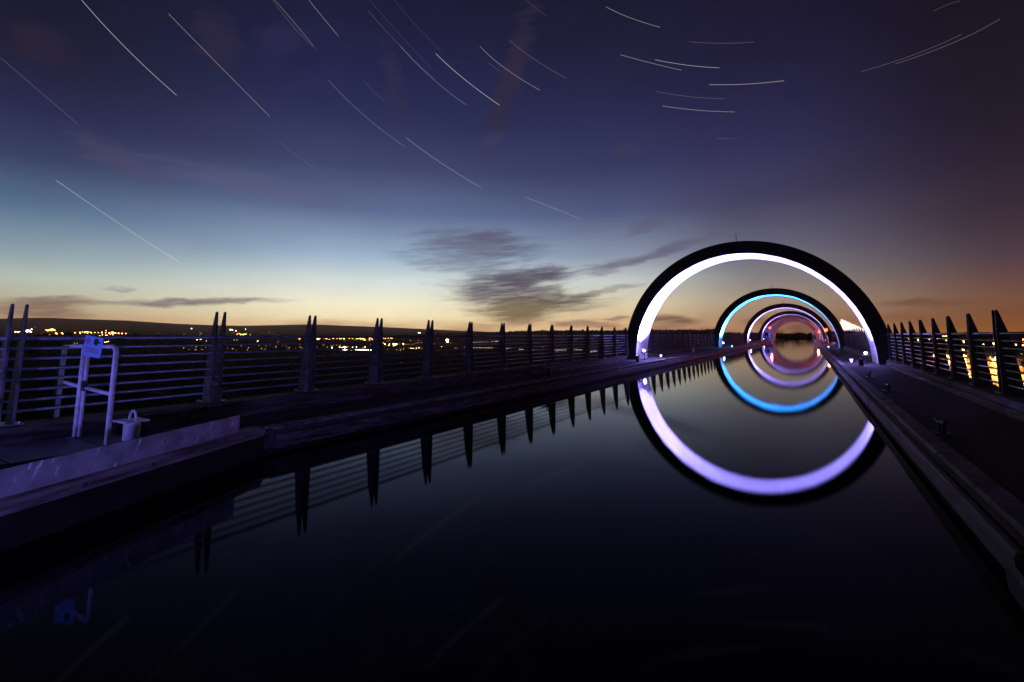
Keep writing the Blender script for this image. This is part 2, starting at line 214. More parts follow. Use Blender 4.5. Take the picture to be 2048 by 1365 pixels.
# cloud shapes: soft ellipses on the sky with ragged, wind-drawn edges
wv = g.xyz(g.m('MULTIPLY', az, 0.16), g.m('MULTIPLY', el, 0.5), 0.0)
w1 = g.m('SUBTRACT', g.noise(wv, 1.3, 5, 0.6), 0.5)
wv2 = g.xyz(g.m('MULTIPLY', az, 0.2), g.m('MULTIPLY', el, 0.6), 7.3)
w2 = g.m('SUBTRACT', g.noise(wv2, 1.2, 5, 0.6), 0.5)
# finer streaks running slightly uphill to the right
sv = g.xyz(g.m('ADD', g.m('MULTIPLY', az, 0.22), g.m('MULTIPLY', el, 0.5)), g.m('SUBTRACT', g.m('MULTIPLY', el, 1.9), g.m('MULTIPLY', az, 0.22)), 3.1)
st = g.m('SUBTRACT', g.noise(sv, 0.9, 6, 0.62), 0.5)
azw = g.m('ADD', az, g.m('MULTIPLY', w1, 4.2))
elw = g.m('ADD', el, g.m('MULTIPLY', w2, 1.5))
fv = g.xyz(g.m('ADD', g.m('MULTIPLY', az, 0.30), g.m('MULTIPLY', el, 0.55)), g.m('SUBTRACT', g.m('MULTIPLY', el, 3.4), g.m('MULTIPLY', az, 0.30)), 9.2)
fine = g.rng(g.noise(fv, 1.1, 6, 0.66), 0.34, 0.60, 0.70, 1.0)
for (ca, ce, a, b, rot, colr, op, rg) in CLOUDS:
    dx = g.m('SUBTRACT', azw, ca + 0.0); dy = g.m('SUBTRACT', elw, ce + 0.0)
    cr, sr = math.cos(R(rot)), math.sin(R(rot))
    xr = g.m('ADD', g.m('MULTIPLY', dx, cr/a), g.m('MULTIPLY', dy, sr/a))
    yr = g.m('ADD', g.m('MULTIPLY', dx, -sr/b), g.m('MULTIPLY', dy, cr/b))
    d = g.m('SQRT', g.m('ADD', g.m('MULTIPLY', xr, xr), g.m('MULTIPLY', yr, yr)))
    d = g.m('ADD', d, g.m('MULTIPLY', st, 1.5*rg))
    mask = g.m('MULTIPLY', g.rng(d, 1.40, 0.30, 0.0, op), fine)
    sky = g.mix(mask, sky, lin(colr))
# faint overall veil so that the clear sky is not perfectly even
veil = g.noise(g.xyz(g.m('MULTIPLY', az, 0.05), g.m('MULTIPLY', el, 0.11), 1.7), 1.6, 4, 0.55)
vm = g.m('ADD', 0.86, g.m('MULTIPLY', veil, 0.28))
# the afterglow is strongest right at the horizon, where the valley haze dims it again
vm = g.m('MULTIPLY', vm, g.m('ADD', 1.0, g.m('MULTIPLY', 1.25, g.m('EXPONENT', g.m('MULTIPLY', g.m('MAXIMUM', el, 0.0), -0.31)))))
vx = wt.nodes.new('ShaderNodeVectorMath'); vx.operation = 'SCALE'
wt.links.new(sky, vx.inputs[0]); wt.links.new(vm, vx.inputs['Scale'])
# below the horizon: dark unlit land
low = g.rng(el, -1.5, -0.2, 0.0, 1.0)
final = g.mix(low, (0.006, 0.004, 0.004), vx.outputs[0])
bg = wt.nodes.new('ShaderNodeBackground')
bg.inputs['Strength'].default_value = 1.0
wt.links.new(final, bg.inputs['Color'])
wo = wt.nodes.new('ShaderNodeOutputWorld')
wt.links.new(bg.outputs[0], wo.inputs['Surface'])

HAZE = 5e-5

# ------------------------------------------------------------------ helpers
class MB:
    """collects simple solids and links them as ONE mesh"""
    def __init__(s): s.v = []; s.f = []; s.mi = []; s.cur = 0
    def add(s, vs, fs):
        o = len(s.v); s.v += [tuple(v) for v in vs]
        s.f += [tuple(i+o for i in f) for f in fs]; s.mi += [s.cur]*len(fs)
        return s
    def box(s, x0, x1, y0, y1, z0, z1):
        return s.add([(x0,y0,z0),(x1,y0,z0),(x1,y1,z0),(x0,y1,z0),(x0,y0,z1),(x1,y0,z1),(x1,y1,z1),(x0,y1,z1)],
                     [(0,3,2,1),(4,5,6,7),(0,1,5,4),(1,2,6,5),(2,3,7,6),(3,0,4,7)])
    def bevbox(s, x0, x1, y0, y1, z0, z1, b=0.01):
        # box whose upper edges are chamfered
        return s.add([(x0,y0,z0),(x1,y0,z0),(x1,y1,z0),(x0,y1,z0),(x0,y0,z1-b),(x1,y0,z1-b),(x1,y1,z1-b),(x0,y1,z1-b),
                      (x0+b,y0+b,z1),(x1-b,y0+b,z1),(x1-b,y1-b,z1),(x0+b,y1-b,z1)],
                     [(0,3,2,1),(0,1,5,4),(1,2,6,5),(2,3,7,6),(3,0,4,7),(4,5,9,8),(5,6,10,9),(6,7,11,10),(7,4,8,11),(8,9,10,11)])
    def prism(s, poly, y0, y1):
        # polygon in XZ pushed along Y
        n = len(poly)
        return s.add([(x, y0, z) for x, z in poly]+[(x, y1, z) for x, z in poly],
                     [tuple(range(n)), tuple(range(2*n-1, n-1, -1))]+[(i, i+n, (i+1) % n+n, (i+1) % n) for i in range(n)])
    def tube(s, pts, r, n=8, caps=True, r2=None):
        pts = [Vector(p) for p in pts]; m = len(pts); vs = []; ref = None
        for i, p in enumerate(pts):
            t = (pts[min(i+1, m-1)]-pts[max(i-1, 0)]).normalized()
            if ref is None:
                ref = t.orthogonal().normalized()
            a = (ref-t*ref.dot(t)).normalized(); ref = a; b = t.cross(a)
            rr = r if r2 is None else r+(r2-r)*i/(m-1)
            vs += [p+a*rr*math.cos(2*math.pi*k/n)+b*rr*math.sin(2*math.pi*k/n) for k in range(n)]
        fs = [(i*n+k, i*n+(k+1) % n, (i+1)*n+(k+1) % n, (i+1)*n+k) for i in range(m-1) for k in range(n)]
        if caps: fs += [tuple(range(n-1, -1, -1)), tuple(range((m-1)*n, m*n))]
        return s.add(vs, fs)
    def ball(s, c, r, n=8, m=5, sz=1.0):
        c = Vector(c); vs = [c+Vector((0,0,-r*sz))]
        for j in range(1, m):
            a = -math.pi/2+math.pi*j/m
            vs += [c+Vector((r*math.cos(a)*math.cos(2*math.pi*k/n), r*math.cos(a)*math.sin(2*math.pi*k/n), r*sz*math.sin(a))) for k in range(n)]
        vs.append(c+Vector((0,0,r*sz))); L = len(vs)-1
        fs = [(0, 1+(k+1) % n, 1+k) for k in range(n)]
        for j in range(m-2):
            b = 1+j*n
            fs += [(b+k, b+(k+1) % n, b+n+(k+1) % n, b+n+k) for k in range(n)]
        b = 1+(m-2)*n
        fs += [(b+k, b+(k+1) % n, L) for k in range(n)]
        return s.add(vs, fs)
    def arc_band(s, r0, r1, y0, y1, t0, t1, n, cz=0.0, faces='oifbe'):
        # part of a hoop in XZ: o outer, i inner, f front, b back, e ends
        vs = []
        for k in range(n+1):
            t = t0+(t1-t0)*k/n; c, q = math.cos(t), math.sin(t)
            vs += [(r0*c, y0, cz+r0*q), (r1*c, y0, cz+r1*q), (r1*c, y1, cz+r1*q), (r0*c, y1, cz+r0*q)]
        fs = []
        for k in range(n):
            a, b = 4*k, 4*k+4
            if 'f' in faces: fs.append((a, a+1, b+1, b))
            if 'o' in faces: fs.append((a+1, a+2, b+2, b+1))
            if 'b' in faces: fs.append((a+2, a+3, b+3, b+2))
            if 'i' in faces: fs.append((a+3, a, b, b+3))
        if 'e' in faces: fs += [(0, 3, 2, 1), (4*n, 4*n+1, 4*n+2, 4*n+3)]
        return s.add(vs, fs)
    def mesh(s, name, mats, smooth=False):
        me = bpy.data.meshes.new(name); me.from_pydata(s.v, [], s.f)
        for m_ in (mats if isinstance(mats, (list, tuple)) else [mats]): me.materials.append(m_)
        if any(s.mi): me.polygons.foreach_set('material_index', s.mi)
        if smooth: me.polygons.foreach_set('use_smooth', [True]*len(me.polygons))
        me.update()
        return me
def link(name, data, parent=None, loc=(0,0,0), rz=0.0):
    o = bpy.data.objects.new(name, data); COL.objects.link(o)
    o.location = loc; o.rotation_euler = (0, 0, rz)
    if parent is not None: o.parent = parent
    return o
def tag(o, label=None, cat=None, group=None, kind=None):
    if label: o['label'] = label
    if cat: o['category'] = cat
    if group: o['group'] = group
    if kind: o['kind'] = kind
    return o
def thing(name, label, cat, loc=(0,0,0), rz=0.0, group=None):
    return tag(link(name, None, None, loc, rz), label, cat, group)
def part(name, mb, mat, parent, loc=(0,0,0), rz=0.0, smooth=False, label=None):
    o = link(name, mb.mesh(name, mat, smooth) if isinstance(mb, MB) else mb, parent, loc, rz)
    if label: o['label'] = label
    return o
def copy_tree(o, parent=None):
    c = o.copy(); COL.objects.link(c)
    if parent is not None: c.parent = parent
    for ch in list(o.children): copy_tree(ch, c)
    return c

# ------------------------------------------------------------------ materials
def new_mat(name):
    m = bpy.data.materials.new(name); m.use_nodes = True
    b = m.node_tree.nodes['Principled BSDF']
    return m, NG(m.node_tree), b
def surf(name, col, rough=0.6, metal=0.0, var=0.25, scale=6.0, col2=None, bump=0.0, bscale=40.0, stretch=(1,1,1), detail=5, spec=0.5):
    m, q, b = new_mat(name)
    t = q.n.new('ShaderNodeTexCoord'); mp = q.n.new('ShaderNodeMapping')
    mp.inputs['Scale'].default_value = stretch
    q.l.new(t.outputs['Object'], mp.inputs['Vector'])
    info = q.n.new('ShaderNodeObjectInfo')
    off = q.n.new('ShaderNodeVectorMath'); off.operation = 'ADD'
    rv = q.m('MULTIPLY', info.outputs['Random'], 37.0)
    q.l.new(mp.outputs[0], off.inputs[0]); q.l.new(q.xyz(rv, rv, rv), off.inputs[1])
    nz = q.noise(off.outputs[0], scale, detail, 0.6)
    c2 = col2 or tuple(max(0, c*(1-var*1.6)) for c in col)
    f = q.rng(nz, 0.32, 0.68)
    q.l.new(q.mix(f, c2, col), b.inputs['Base Color'])
    q.l.new(q.m('ADD', rough-0.12, q.m('MULTIPLY', nz, 0.24)), b.inputs['Roughness'])
    b.inputs['Metallic'].default_value = metal
    b.inputs['Specular IOR Level'].default_value = spec
    if bump:
        bn = q.n.new('ShaderNodeBump'); bn.inputs['Strength'].default_value = bump; bn.inputs['Distance'].default_value = 0.02
        q.l.new(q.noise(off.outputs[0], bscale, 4, 0.6), bn.inputs['Height']); q.l.new(bn.outputs[0], b.inputs['Normal'])
    return m
def glow(name, col, strength):
    m = bpy.data.materials.new(name); m.use_nodes = True; t = m.node_tree; t.nodes.clear()
    e = t.nodes.new('ShaderNodeEmission'); e.inputs[0].default_value = (*col, 1); e.inputs[1].default_value = strength
    o = t.nodes.new('ShaderNodeOutputMaterial'); t.links.new(e.outputs[0], o.inputs[0])
    return m
M = {}
M['ring'] = surf('unlit_arch_grey', (.05,.048,.05), .55, 0, .3, 1.2, bump=.1)  # hoop faces stand unlit; that shade is put into the arch colour
M['soffit'] = surf('white_soffit_paint', (.80,.80,.82), .55, 0, .13, .8)
M['fin'] = surf('weathered_galvanised_fin', (.13,.115,.11), .55, .0, .5, 5, bump=.15)
M['rail'] = surf('galvanised_rail', (.26,.265,.28), .42, .6, .25, 9)
M['tube'] = surf('white_painted_tube', (.72,.72,.74), .4, 0, .2, 12)
M['plate'] = None
M['timber'] = surf('weathered_timber', (.12,.092,.07), .8, 0, .55, 3, bump=.5, bscale=30, stretch=(6,.6,6))
M['beam'] = surf('old_wet_timber_beam', (.24,.20,.17), .65, 0, .55, 2.2, bump=.5, bscale=14, stretch=(.6,6,6))
M['fender'] = surf('wet_timber_fender', (.14,.12,.105), .65, 0, .6, 3.5, bump=.5, bscale=26, stretch=(6,.5,6))
M['coping'] = surf('worn_concrete_coping', (.26,.24,.22), .75, 0, .5, 2.5, bump=.45, bscale=25)
M['wall'] = surf('stained_canal_wall', (.05,.045,.04), .7, 0, .5, 1.5, bump=.3, bscale=10)
M['shadewall'] = surf('shaded_black_wall', (.013,.012,.011), .7, 0, .5, 1.5, bump=.3, bscale=10, spec=.2)  # wall colour blackened to stand for the shade below the beam
M['deck'] = surf('brown_gravel_deck', (.085,.062,.05), .9, 0, .45, 14, bump=.7, bscale=90)
M['steel'] = surf('painted_steel_plate', (.16,.15,.15), .5, .2, .35, 2.5, bump=.15)
M['black'] = surf('black_painted_iron', (.02,.02,.022), .45, .2, .3, 6)
M['white'] = surf('white_paint_worn', (.74,.74,.75), .45, 0, .22, 7)
M['kiosk'] = surf('blue_lit_cladding', (.12,.13,.22), .6, 0, .15, 3)  # blue light falling on the white kiosk is put into this colour
M['grey'] = surf('grey_paint', (.30,.31,.33), .5, 0, .2, 4)
M['vault'] = surf('pale_concrete_vault', (.50,.48,.47), .8, 0, .25, .7, bump=.2)
M['fabric'] = surf('white_canopy_fabric', (.82,.80,.76), .8, 0, .05, 1)
M['leaf'] = surf('red_lit_leaf', (.16,.075,.03), .7, 0, .6, 3, col2=(.07,.06,.02))  # reddish lamplight on the shrubs is put into the leaf colour
M['leafdark'] = surf('dark_leaf', (.035,.04,.02), .7, 0, .5, 2)
M['bark'] = surf('bark', (.08,.06,.045), .85, 0, .4, 8, bump=.4)
M['brick'] = surf('pale_render_wall', (.45,.38,.30), .8, 0, .3, .4)
M['roof'] = surf('grey_sheet_roof', (.12,.12,.12), .6, 0, .3, .3)
M['asphalt'] = surf('pale_worn_asphalt', (.30,.28,.25), .85, 0, .5, .05, bump=.2)
M['sign_blue_lit'] = surf('blue_lit_sign_face', (.20,.44,.75), .35, 0, .05, 5)  # white plate; the blue light on it is painted into its face
M['red_print'] = surf('red_sign_print', (.60,.05,.06), .4, 0, .05, 5)
M['black_print'] = surf('black_sign_print', (.02,.02,.02), .4, 0, .05, 5)
M['glass'] = surf('dark_window_glass', (.02,.02,.025), .08, 0, .1, 2)
# steel flood board: scratched, with pale drips and scuffs
m, q, b = new_mat('scuffed_steel_board')
t = q.n.new('ShaderNodeTexCoord')
s_ = q.n.new('ShaderNodeSeparateXYZ'); q.l.new(t.outputs['Object'], s_.inputs[0])
base = q.mix(q.rng(q.noise(t.outputs['Object'], 3.0, 6, .65), .35, .65), (.20,.19,.19), (.36,.35,.35))
dv = q.xyz(q.m('ADD', q.m('MULTIPLY', s_.outputs[0], 9.0), q.m('MULTIPLY', s_.outputs[2], 3.2)), 0.0, q.m('MULTIPLY', s_.outputs[2], 2.4))
drip = q.rng(q.noise(dv, 1.7, 4, .6), .575, .66)
brk = q.rng(q.noise(t.outputs['Object'], 5.0, 3, .5), .47, .56)
q.l.new(q.mix(q.m('MULTIPLY', drip, brk), base, (.80,.79,.77)), b.inputs['Base Color'])
b.inputs['Roughness'].default_value = .5; b.inputs['Metallic'].default_value = .15
bn = q.n.new('ShaderNodeBump'); bn.inputs['Strength'].default_value = .2; bn.inputs['Distance'].default_value = .01
q.l.new(q.noise(t.outputs['Object'], 14.0, 5, .6), bn.inputs['Height']); q.l.new(bn.outputs[0], b.inputs['Normal'])
M['plate'] = m
# still canal water
m = bpy.data.materials.new('still_canal_water'); m.use_nodes = True; q = NG(m.node_tree); q.n.clear()
# dark water: mirror reflection by Fresnel, blurred by Gaussian ripple slopes (Beckmann), over black depth
t = q.n.new('ShaderNodeTexCoord')
bn = q.n.new('ShaderNodeBump'); bn.inputs['Strength'].default_value = .02; bn.inputs['Distance'].default_value = .02
q.l.new(q.noise(t.outputs['Object'], .35, 2, .5), bn.inputs['Height'])
gl_ = q.n.new('ShaderNodeBsdfGlossy'); gl_.distribution = 'BECKMANN'
gl_.inputs['Color'].default_value = (1, 1, 1, 1); gl_.inputs['Roughness'].default_value = .052
q.l.new(bn.outputs[0], gl_.inputs['Normal'])
df = q.n.new('ShaderNodeBsdfDiffuse'); df.inputs['Color'].default_value = (.0012, .0014, .0016, 1)
fr = q.n.new('ShaderNodeFresnel'); fr.inputs['IOR'].default_value = 1.18
mx = q.n.new('ShaderNodeMixShader'); q.l.new(fr.outputs[0], mx.inputs[0]); q.l.new(df.outputs[0], mx.inputs[1]); q.l.new(gl_.outputs[0], mx.inputs[2])
oo = q.n.new('ShaderNodeOutputMaterial'); q.l.new(mx.outputs[0], oo.inputs['Surface'])
M['water'] = m

C = -3.12            # centre line of the canal
HW = 4.27            # half width at the kerb
DECK = 0.36
ARCH_Y = [-4.0, 30.0, 63.0, 95.0, 126.0]
ADEPTH = 2.45

# ------------------------------------------------------------------ land
def sstep(a, b, x):
    t = min(1.0, max(0.0, (x-a)/(b-a))); return t*t*(3-2*t)
def ridge_el(a):
    if a < SKYLINE[0][0]: return SKYLINE[0][1]*max(0, 1-(SKYLINE[0][0]-a)/60)
    for (a0, e0), (a1, e1) in zip(SKYLINE, SKYLINE[1:]):
        if a <= a1:
            t = (a-a0)/(a1-a0); return e0+(e1-e0)*t
    return SKYLINE[-1][1]*max(0, 1-(a-SKYLINE[-1][0])/60)
def land(x, y):
    d = math.hypot(x, y); a = math.degrees(math.atan2(x, y))
    z = -25.0
    if d > 1500:
        h = math.tan(R(max(ridge_el(a), -0.1)))*8000*1.0
        wob = 1+0.05*math.sin(a*3.1)+.03*math.sin(a*7.7+1)
        t = sstep(1500, 8000, d)
        z += (h+25)*t*(1 if t > .98 else (0.9*wob if t < .9 else 1))
    if y < 700:
        l = -x-9.9 if x < C else x-3.9
        wd = 60 if x < C else 16
        k = 1-sstep(3.5, wd, l)
        k *= 1-sstep(190, 700, y)
        z = z*(1-k)+(-1.2)*k
    return z
mb = MB()
rads = [0.0, 4, 8, 11, 13, 15, 18, 22, 27, 34, 44, 58, 75, 95, 120, 150, 190, 240, 310, 400, 520, 680, 900, 1200, 1600, 2100, 2700, 3400, 4200, 5000, 5800, 6600, 7300, 8000, 8600, 9400, 10500, 12000]
azs = [-180+i*4 for i in range(15)]+[-120+i*1.0 for i in range(171)]+[51+i*4 for i in range(33)]
azs = sorted(set(azs)); na = len(azs)
for r_ in rads:
    for a in azs:
        x, y = r_*math.sin(R(a)), r_*math.cos(R(a))
        if r_ > 8600: z = -25.0-(r_-8600)*.004
        else: z = land(x, y)
        if -10.6 < x < 4.4 and -40 < y < 215: z = min(z, -3.2)
        mb.v.append((x, y, z))
for i in range(len(rads)-1):
    for k in range(na):
        k2 = (k+1) % na
        mb.f.append((i*na+k, (i+1)*na+k, (i+1)*na+k2, i*na+k2)); mb.mi.append(0)
m, q, b = new_mat('dark_fields_and_hill_glow')
t = q.n.new('ShaderNodeTexCoord'); so = q.n.new('ShaderNodeSeparateXYZ'); q.l.new(t.outputs['Object'], so.inputs[0])
nz = q.noise(t.outputs['Object'], .004, 6, .6); nz2 = q.noise(t.outputs['Object'], .06, 5, .6)
fld = q.mix(q.rng(nz, .4, .6), (.022,.018,.012), (.036,.033,.02))
fld = q.mix(q.rng(nz2, .45, .6, 0, .6), fld, (.012,.011,.008))
hill_glow = q.mix(q.rng(nz, .35, .65), (.40,.21,.15), (.30,.16,.12))  # red-brown carries the glow of lamplit haze in the hill colour
q.l.new(q.mix(q.rng(so.outputs[2], 0, 90), fld, hill_glow), b.inputs['Base Color'])
b.inputs['Roughness'].default_value = .95
b.inputs['Specular IOR Level'].default_value = 0.0
tag(link('ground', mb.mesh('ground', m, True)), kind='structure')

# ------------------------------------------------------------------ canal, walkways, water
mb = MB()
for s_ in (-1, 1):
    a, b_ = sorted((C+s_*(HW+.09), C+s_*6.80))
    mb.box(a, b_, -9, 200, -2.6, DECK)
tag(link('walkway', mb.mesh('walkway', M['deck'])), kind='structure')
mb = MB().box(C-HW-.085, C+HW+.085, -9, 200, -2.6, -1.4)
tag(link('canal_bed', mb.mesh('canal_bed', M['wall'])), kind='structure')
mb = MB(); n = 60
mb.add([(C-HW-.088, -9, 0), (C+HW+.088, -9, 0), (C+HW+.088, 190, 0), (C-HW-.088, 190, 0)], [(0,1,2,3)])
tag(link('canal_water', mb.mesh('canal_water', M['water'])), kind='structure')

# canal edges: coping stones above a timber fender, in lengths
def kerb(side, label):
    t = thing('canal_kerb', label, 'kerb', (C+side*HW, 0, 0))
    w0, w1 = sorted((side*.10, side*.34)); f0, f1 = sorted((side*0.0, side*.088))
    stone = MB().bevbox(w0, w1, .006, 2.994, .235, .405, .02).mesh('coping_stone', M['coping'])
    fend = MB().bevbox(f0, f1, .004, 4.996, .09, .30, .02).mesh('fender_timber', M['fender'])
    wall = MB().box(min(side*.05, side*.0899), max(side*.05, side*.0899), 4.6, 200, -1.4, .088)
    part('wall', wall, M['shadewall'], t)
    for i in range(62): link('coping_stone', stone, t, (random.uniform(-.006, .006), 5.0+3*i, random.uniform(-.006, .004)))
    for i in range(37): link('fender_timber', fend, t, (random.uniform(-.008, .008), 5.0+5*i, random.uniform(-.008, .006)))
    return t
kerb(-1, 'left canal edge of pale coping stones over a dark timber fender')
kerb(1, 'right canal edge of pale coping stones over a dark timber fender, nearest the camera')

# splayed ends near the camera: a timber beam with a steel board standing on it
A0 = Vector((-7.40, 4.88, 0)); dirv = Vector((.379, -.926, 0)).normalized()
ang = math.atan2(dirv.y, dirv.x)
t = thing('mooring_beam', 'thick bolted timber beam running along the water at the lower left', 'beam', A0, ang)
LEN = 5.9
mb = MB().bevbox(.06, LEN, -.30, -.05, .315, .45, .03); mb.bevbox(0.0, .06, -.30, -.07, .33, .43, .02)
part('timber', mb, M['beam'], t)
for k in range(7):
    part('bolt', MB().tube([(.45+.8*k, -.06, .375), (.45+.8*k, -.034, .375)], .016, 8), M['black'], t)
part('ground_wall', MB().box(.02, LEN, -.30, -.075, -1.4, .314), M['shadewall'], t)
t = thing('flood_board', 'scratched steel board standing on the timber beam at the lower left', 'steel board', A0, ang)
part('board', MB().box(.56, LEN-.2, -.115, -.105, .452, .70), M['plate'], t)
for k in range(5): part('bracket', MB().box(.9+1.05*k, .94+1.05*k, -.20, -.112, .452, .62), M['steel'], t)
# fill between beam and walkway on the left
mb = MB(); e = A0+dirv*LEN
mb.add([(A0.x-.02, A0.y, .30), (e.x-.3, e.y, .30), (-7.5, e.y, .30), (-7.5, A0.y, .30)], [(0,3,2,1)])
mb.add([(-7.5, e.y, .30), (e.x-.3, e.y, .30), (e.x-.3, e.y, -1.4), (-7.5, e.y, -1.4)], [(0,1,2,3)])
tag(link('quay_fill', mb.mesh('quay_fill', M['deck'])), kind='structure')
B0 = Vector((1.12, 5.15, 0)); e2 = Vector((.95, .6, 0)); d2 = (e2-B0).normalized()
t = thing('mooring_beam', 'low dark timber beam at the lower right corner, where the kerb ends', 'beam', B0, math.atan2(d2.y, d2.x))
part('timber', MB().bevbox(0, 4.6, .0, .28, -.1, .20, .03), M['wall'], t)

# fence kerbs: two courses of long timbers the fence stands on
def base_kerb(side, label):
    t = thing('timber_kerb', label, 'kerb', (C+side*6.12, 0, DECK))
    a0, a1 = sorted((0.0, side*.64)); b0, b1 = sorted((side*.07, side*.64))
    low = MB().bevbox(a0, a1, .01, 3.97, .002, .145, .012).mesh('kerb_timber', M['timber'])
    hi = MB().bevbox(b0, b1, .01, 3.97, .147, .285, .012).mesh('kerb_timber', M['timber'])
    for i in range(48):
        y = -3.4+4.0*i
        if any(ay-3.99 < y < ay+ADEPTH+.02 for ay in ARCH_Y[1:]): continue
        link('kerb_timber', low, t, (random.uniform(-.008, .008), y, 0)); link('kerb_timber', hi, t, (random.uniform(-.008, .008), y+.3, 0))
    return t
base_kerb(-1, 'two-course timber kerb under the left fence')
base_kerb(1, 'two-course timber kerb under the right fence')

# ------------------------------------------------------------------ fences with paired blade posts
FB = 0.655          # level of the fence foot
def fin_mesh(side):
    p = [(0, 0), (side*.33, 0), (side*.315, .22), (side*.20, 1.2), (side*.092, 1.62), (side*.08, 1.645), (side*.055, 1.65), (side*.043, 1.62), (side*.025, 1.2)]
    if side < 0: p = p[::-1]
    return MB().prism(p, -.015, .015).mesh('blade_post', M['fin'])
def base_mesh(side):
    a, b_ = sorted((-side*.05, side*.38)); mb = MB().box(a, b_, -.17, .17, 0.0, .016)
    for x in (a+.035, b_-.035):
        for y in (-.135, .135): mb.tube([(x, y, .016), (x, y, .045)], .014, 6)
    return mb.mesh('base_plate', M['rail'])
fin_m = {s_: fin_mesh(s_) for s_ in (-1, 1)}; base_m = {s_: base_mesh(s_) for s_ in (-1, 1)}
clamp_m = MB().tube([(0, -.075, .17), (0, .075, .17)], .016, 8).mesh('spacer_bar', M['rail'])
def fence(side, y0, y1, stations, label):
    x = C+side*6.36
    t = thing('railing_fence', label, 'fence', (x, (y0+y1)/2, FB), 0, 'metal railing fences along the canal')
    cy = (y0+y1)/2
    for y in stations:
        for dy in (-.075, .075):
            link('blade_post', fin_m[side], t, (random.uniform(-.008, .008), y+dy-cy+random.uniform(-.006, .006), .016), random.uniform(-.03, .03))
        link('base_plate', base_m[side], t, (0, y-cy, 0)); link('spacer_bar', clamp_m, t, (side*.08, y-cy, .016))
    for k in range(8):
        z = 1.84-FB-.1448*k; r_ = .034 if k == 0 else .0215
        pts = [(side*.10, y0-cy, z), (side*.10, y1-cy, z)]
        part('rail', MB().tube(pts, r_, 8), M['rail'], t, smooth=True)
    return t
LS = [-3.0, -.4, 2.36]+[5.16+2.03*i for i in range(64)]
RS = [5.85+1.945*i for i in range(70)]
names = ['from the near corner to the first arch', 'between the first and the second arch', 'between the second and the third arch', 'between the third and the last arch']
for k in range(4):
    y0 = ARCH_Y[k]+ADEPTH+.05 if k else -3.6; y1 = ARCH_Y[k+1]-.05
    for side, S, w in ((-1, LS, 'left'), (1, RS, 'right')):
        st = [y for y in S if y0+.35 < y < y1-.35]
        a = y0 if (side < 0 or k) else 4.2
        fence(side, a, y1, st, w+' railing fence with paired blade posts '+names[k])

# ------------------------------------------------------------------ lit arches
rod_m = MB().tube([(0, .5, 0), (0, .5, .55)], .014, 6)
def arch(k, y, label):
    t = thing('canal_arch', label, 'arch', (C, y, .42), 0, 'hoop arches standing over the canal')
    part('hoop', MB().arc_band(6.012, 6.69, 0, ADEPTH, -.01, math.pi+.01, 96), M['ring'], t)
    for j in range(7):
        a0, a1 = -.008+(math.pi+.016)*j/7, -.008+(math.pi+.016)*(j+1)/7
        part('soffit_panel', MB().arc_band(5.98, 6.01, .004, ADEPTH-.004, a0+.0008, a1-.0008, 16), M['soffit'], t)
    part('lightning_rod', MB().tube([(0, .35, 6.68), (0, .35, 7.2)], .016, 6), M['black'], t)
    for s_ in (-1, 1):
        part('foot', MB().box(s_*6.33-.30, s_*6.33+.30, .15, ADEPTH-.15, -.42+DECK-.36, -.06), M['ring'], t)
    return t
labs = ['dark arch over the camera end of the canal', 'nearest and biggest dark arch with a white violet lit soffit', 'second arch along the canal, lit cyan blue inside', 'third arch along the canal, with a thin violet lit soffit', 'farthest and smallest arch, violet, framing the ribbed vault']
for k, y in enumerate(ARCH_Y): arch(k, y, labs[k])

# ------------------------------------------------------------------ floodlights at the arch feet
def aim(o, d):
    o.rotation_mode = 'QUATERNION'; o.rotation_quaternion = Vector(d).to_track_quat('-Z', 'Y')
def floodlight(x, y, label, col, watts, lens, cone=130, spill=0.0, glare=40, toward=None):
    side = -1 if x < C else 1
    t = thing('floodlight', label, 'floodlight', (x, y, DECK), 0, 'floodlights at the feet of the arches')
    part('base', MB().box(-.14, .14, -.10, .10, 0, .02), M['black'], t)
    part('stand', MB().tube([(0, .0, .02), (0, .0, .42)], .022, 8), M['black'], t)
    hb = MB().prism([(-.16, -.08), (.16, -.08), (.12, .06), (-.12, .06)], -.13, .13)
    d = Vector(toward or (-side*.45, .25, .86)).normalized()
    if abs(d.z) < .3: hb = MB().box(-.16, .16, .10, .20, -.12, .12)
    h = part('housing', hb, M['black'], t, (0, 0, .50) if abs(d.z) > .3 else (side*.10, -.30, .70))
    # the open face of the housing looks up and across the arch, partly towards the viewer
    gl = MB().ball((0, -.02, 0), .062, 14, 8)
    part('lens', gl, glow('lens_glow', lens, glare), t, (-side*.02, -.10, .56), smooth=True)
    if watts:
        ld = bpy.data.lights.new('flood_lamp', 'SPOT'); ld.energy = watts; ld.color = col
        ld.spot_size = R(cone); ld.spot_blend = .8; ld.shadow_soft_size = .06
        lo = bpy.data.objects.new('flood_lamp', ld); COL.objects.link(lo); lo.parent = t
        lo.location = (-side*.02, -.02, .70); aim(lo, d)
    if spill:
        ld = bpy.data.lights.new('flood_spill', 'POINT'); ld.energy = spill; ld.color = col; ld.shadow_soft_size = .08
        lo = bpy.data.objects.new('flood_spill', ld); COL.objects.link(lo); lo.parent = t
        lo.location = (-side*.04, -.22, .56)
    return t
VI = (.29, .24, 1.0); VL = (.50, .45, 1.0)
CY = (.02, .27, 1.0); CL = (.55, .85, 1.0)
ys = ARCH_Y
floodlight(C-5.55, ys[1]+.25, 'bright floodlight at the left foot of the nearest arch', VI, 33000, VL, spill=70)
floodlight(C+5.55, ys[1]+.25, 'round floodlight at the right foot of the nearest arch', VI, 4500, VL, spill=34)
floodlight(C-5.55, ys[2]+.25, 'floodlight at the left foot of the cyan arch', CY, 33000, CL, spill=25)
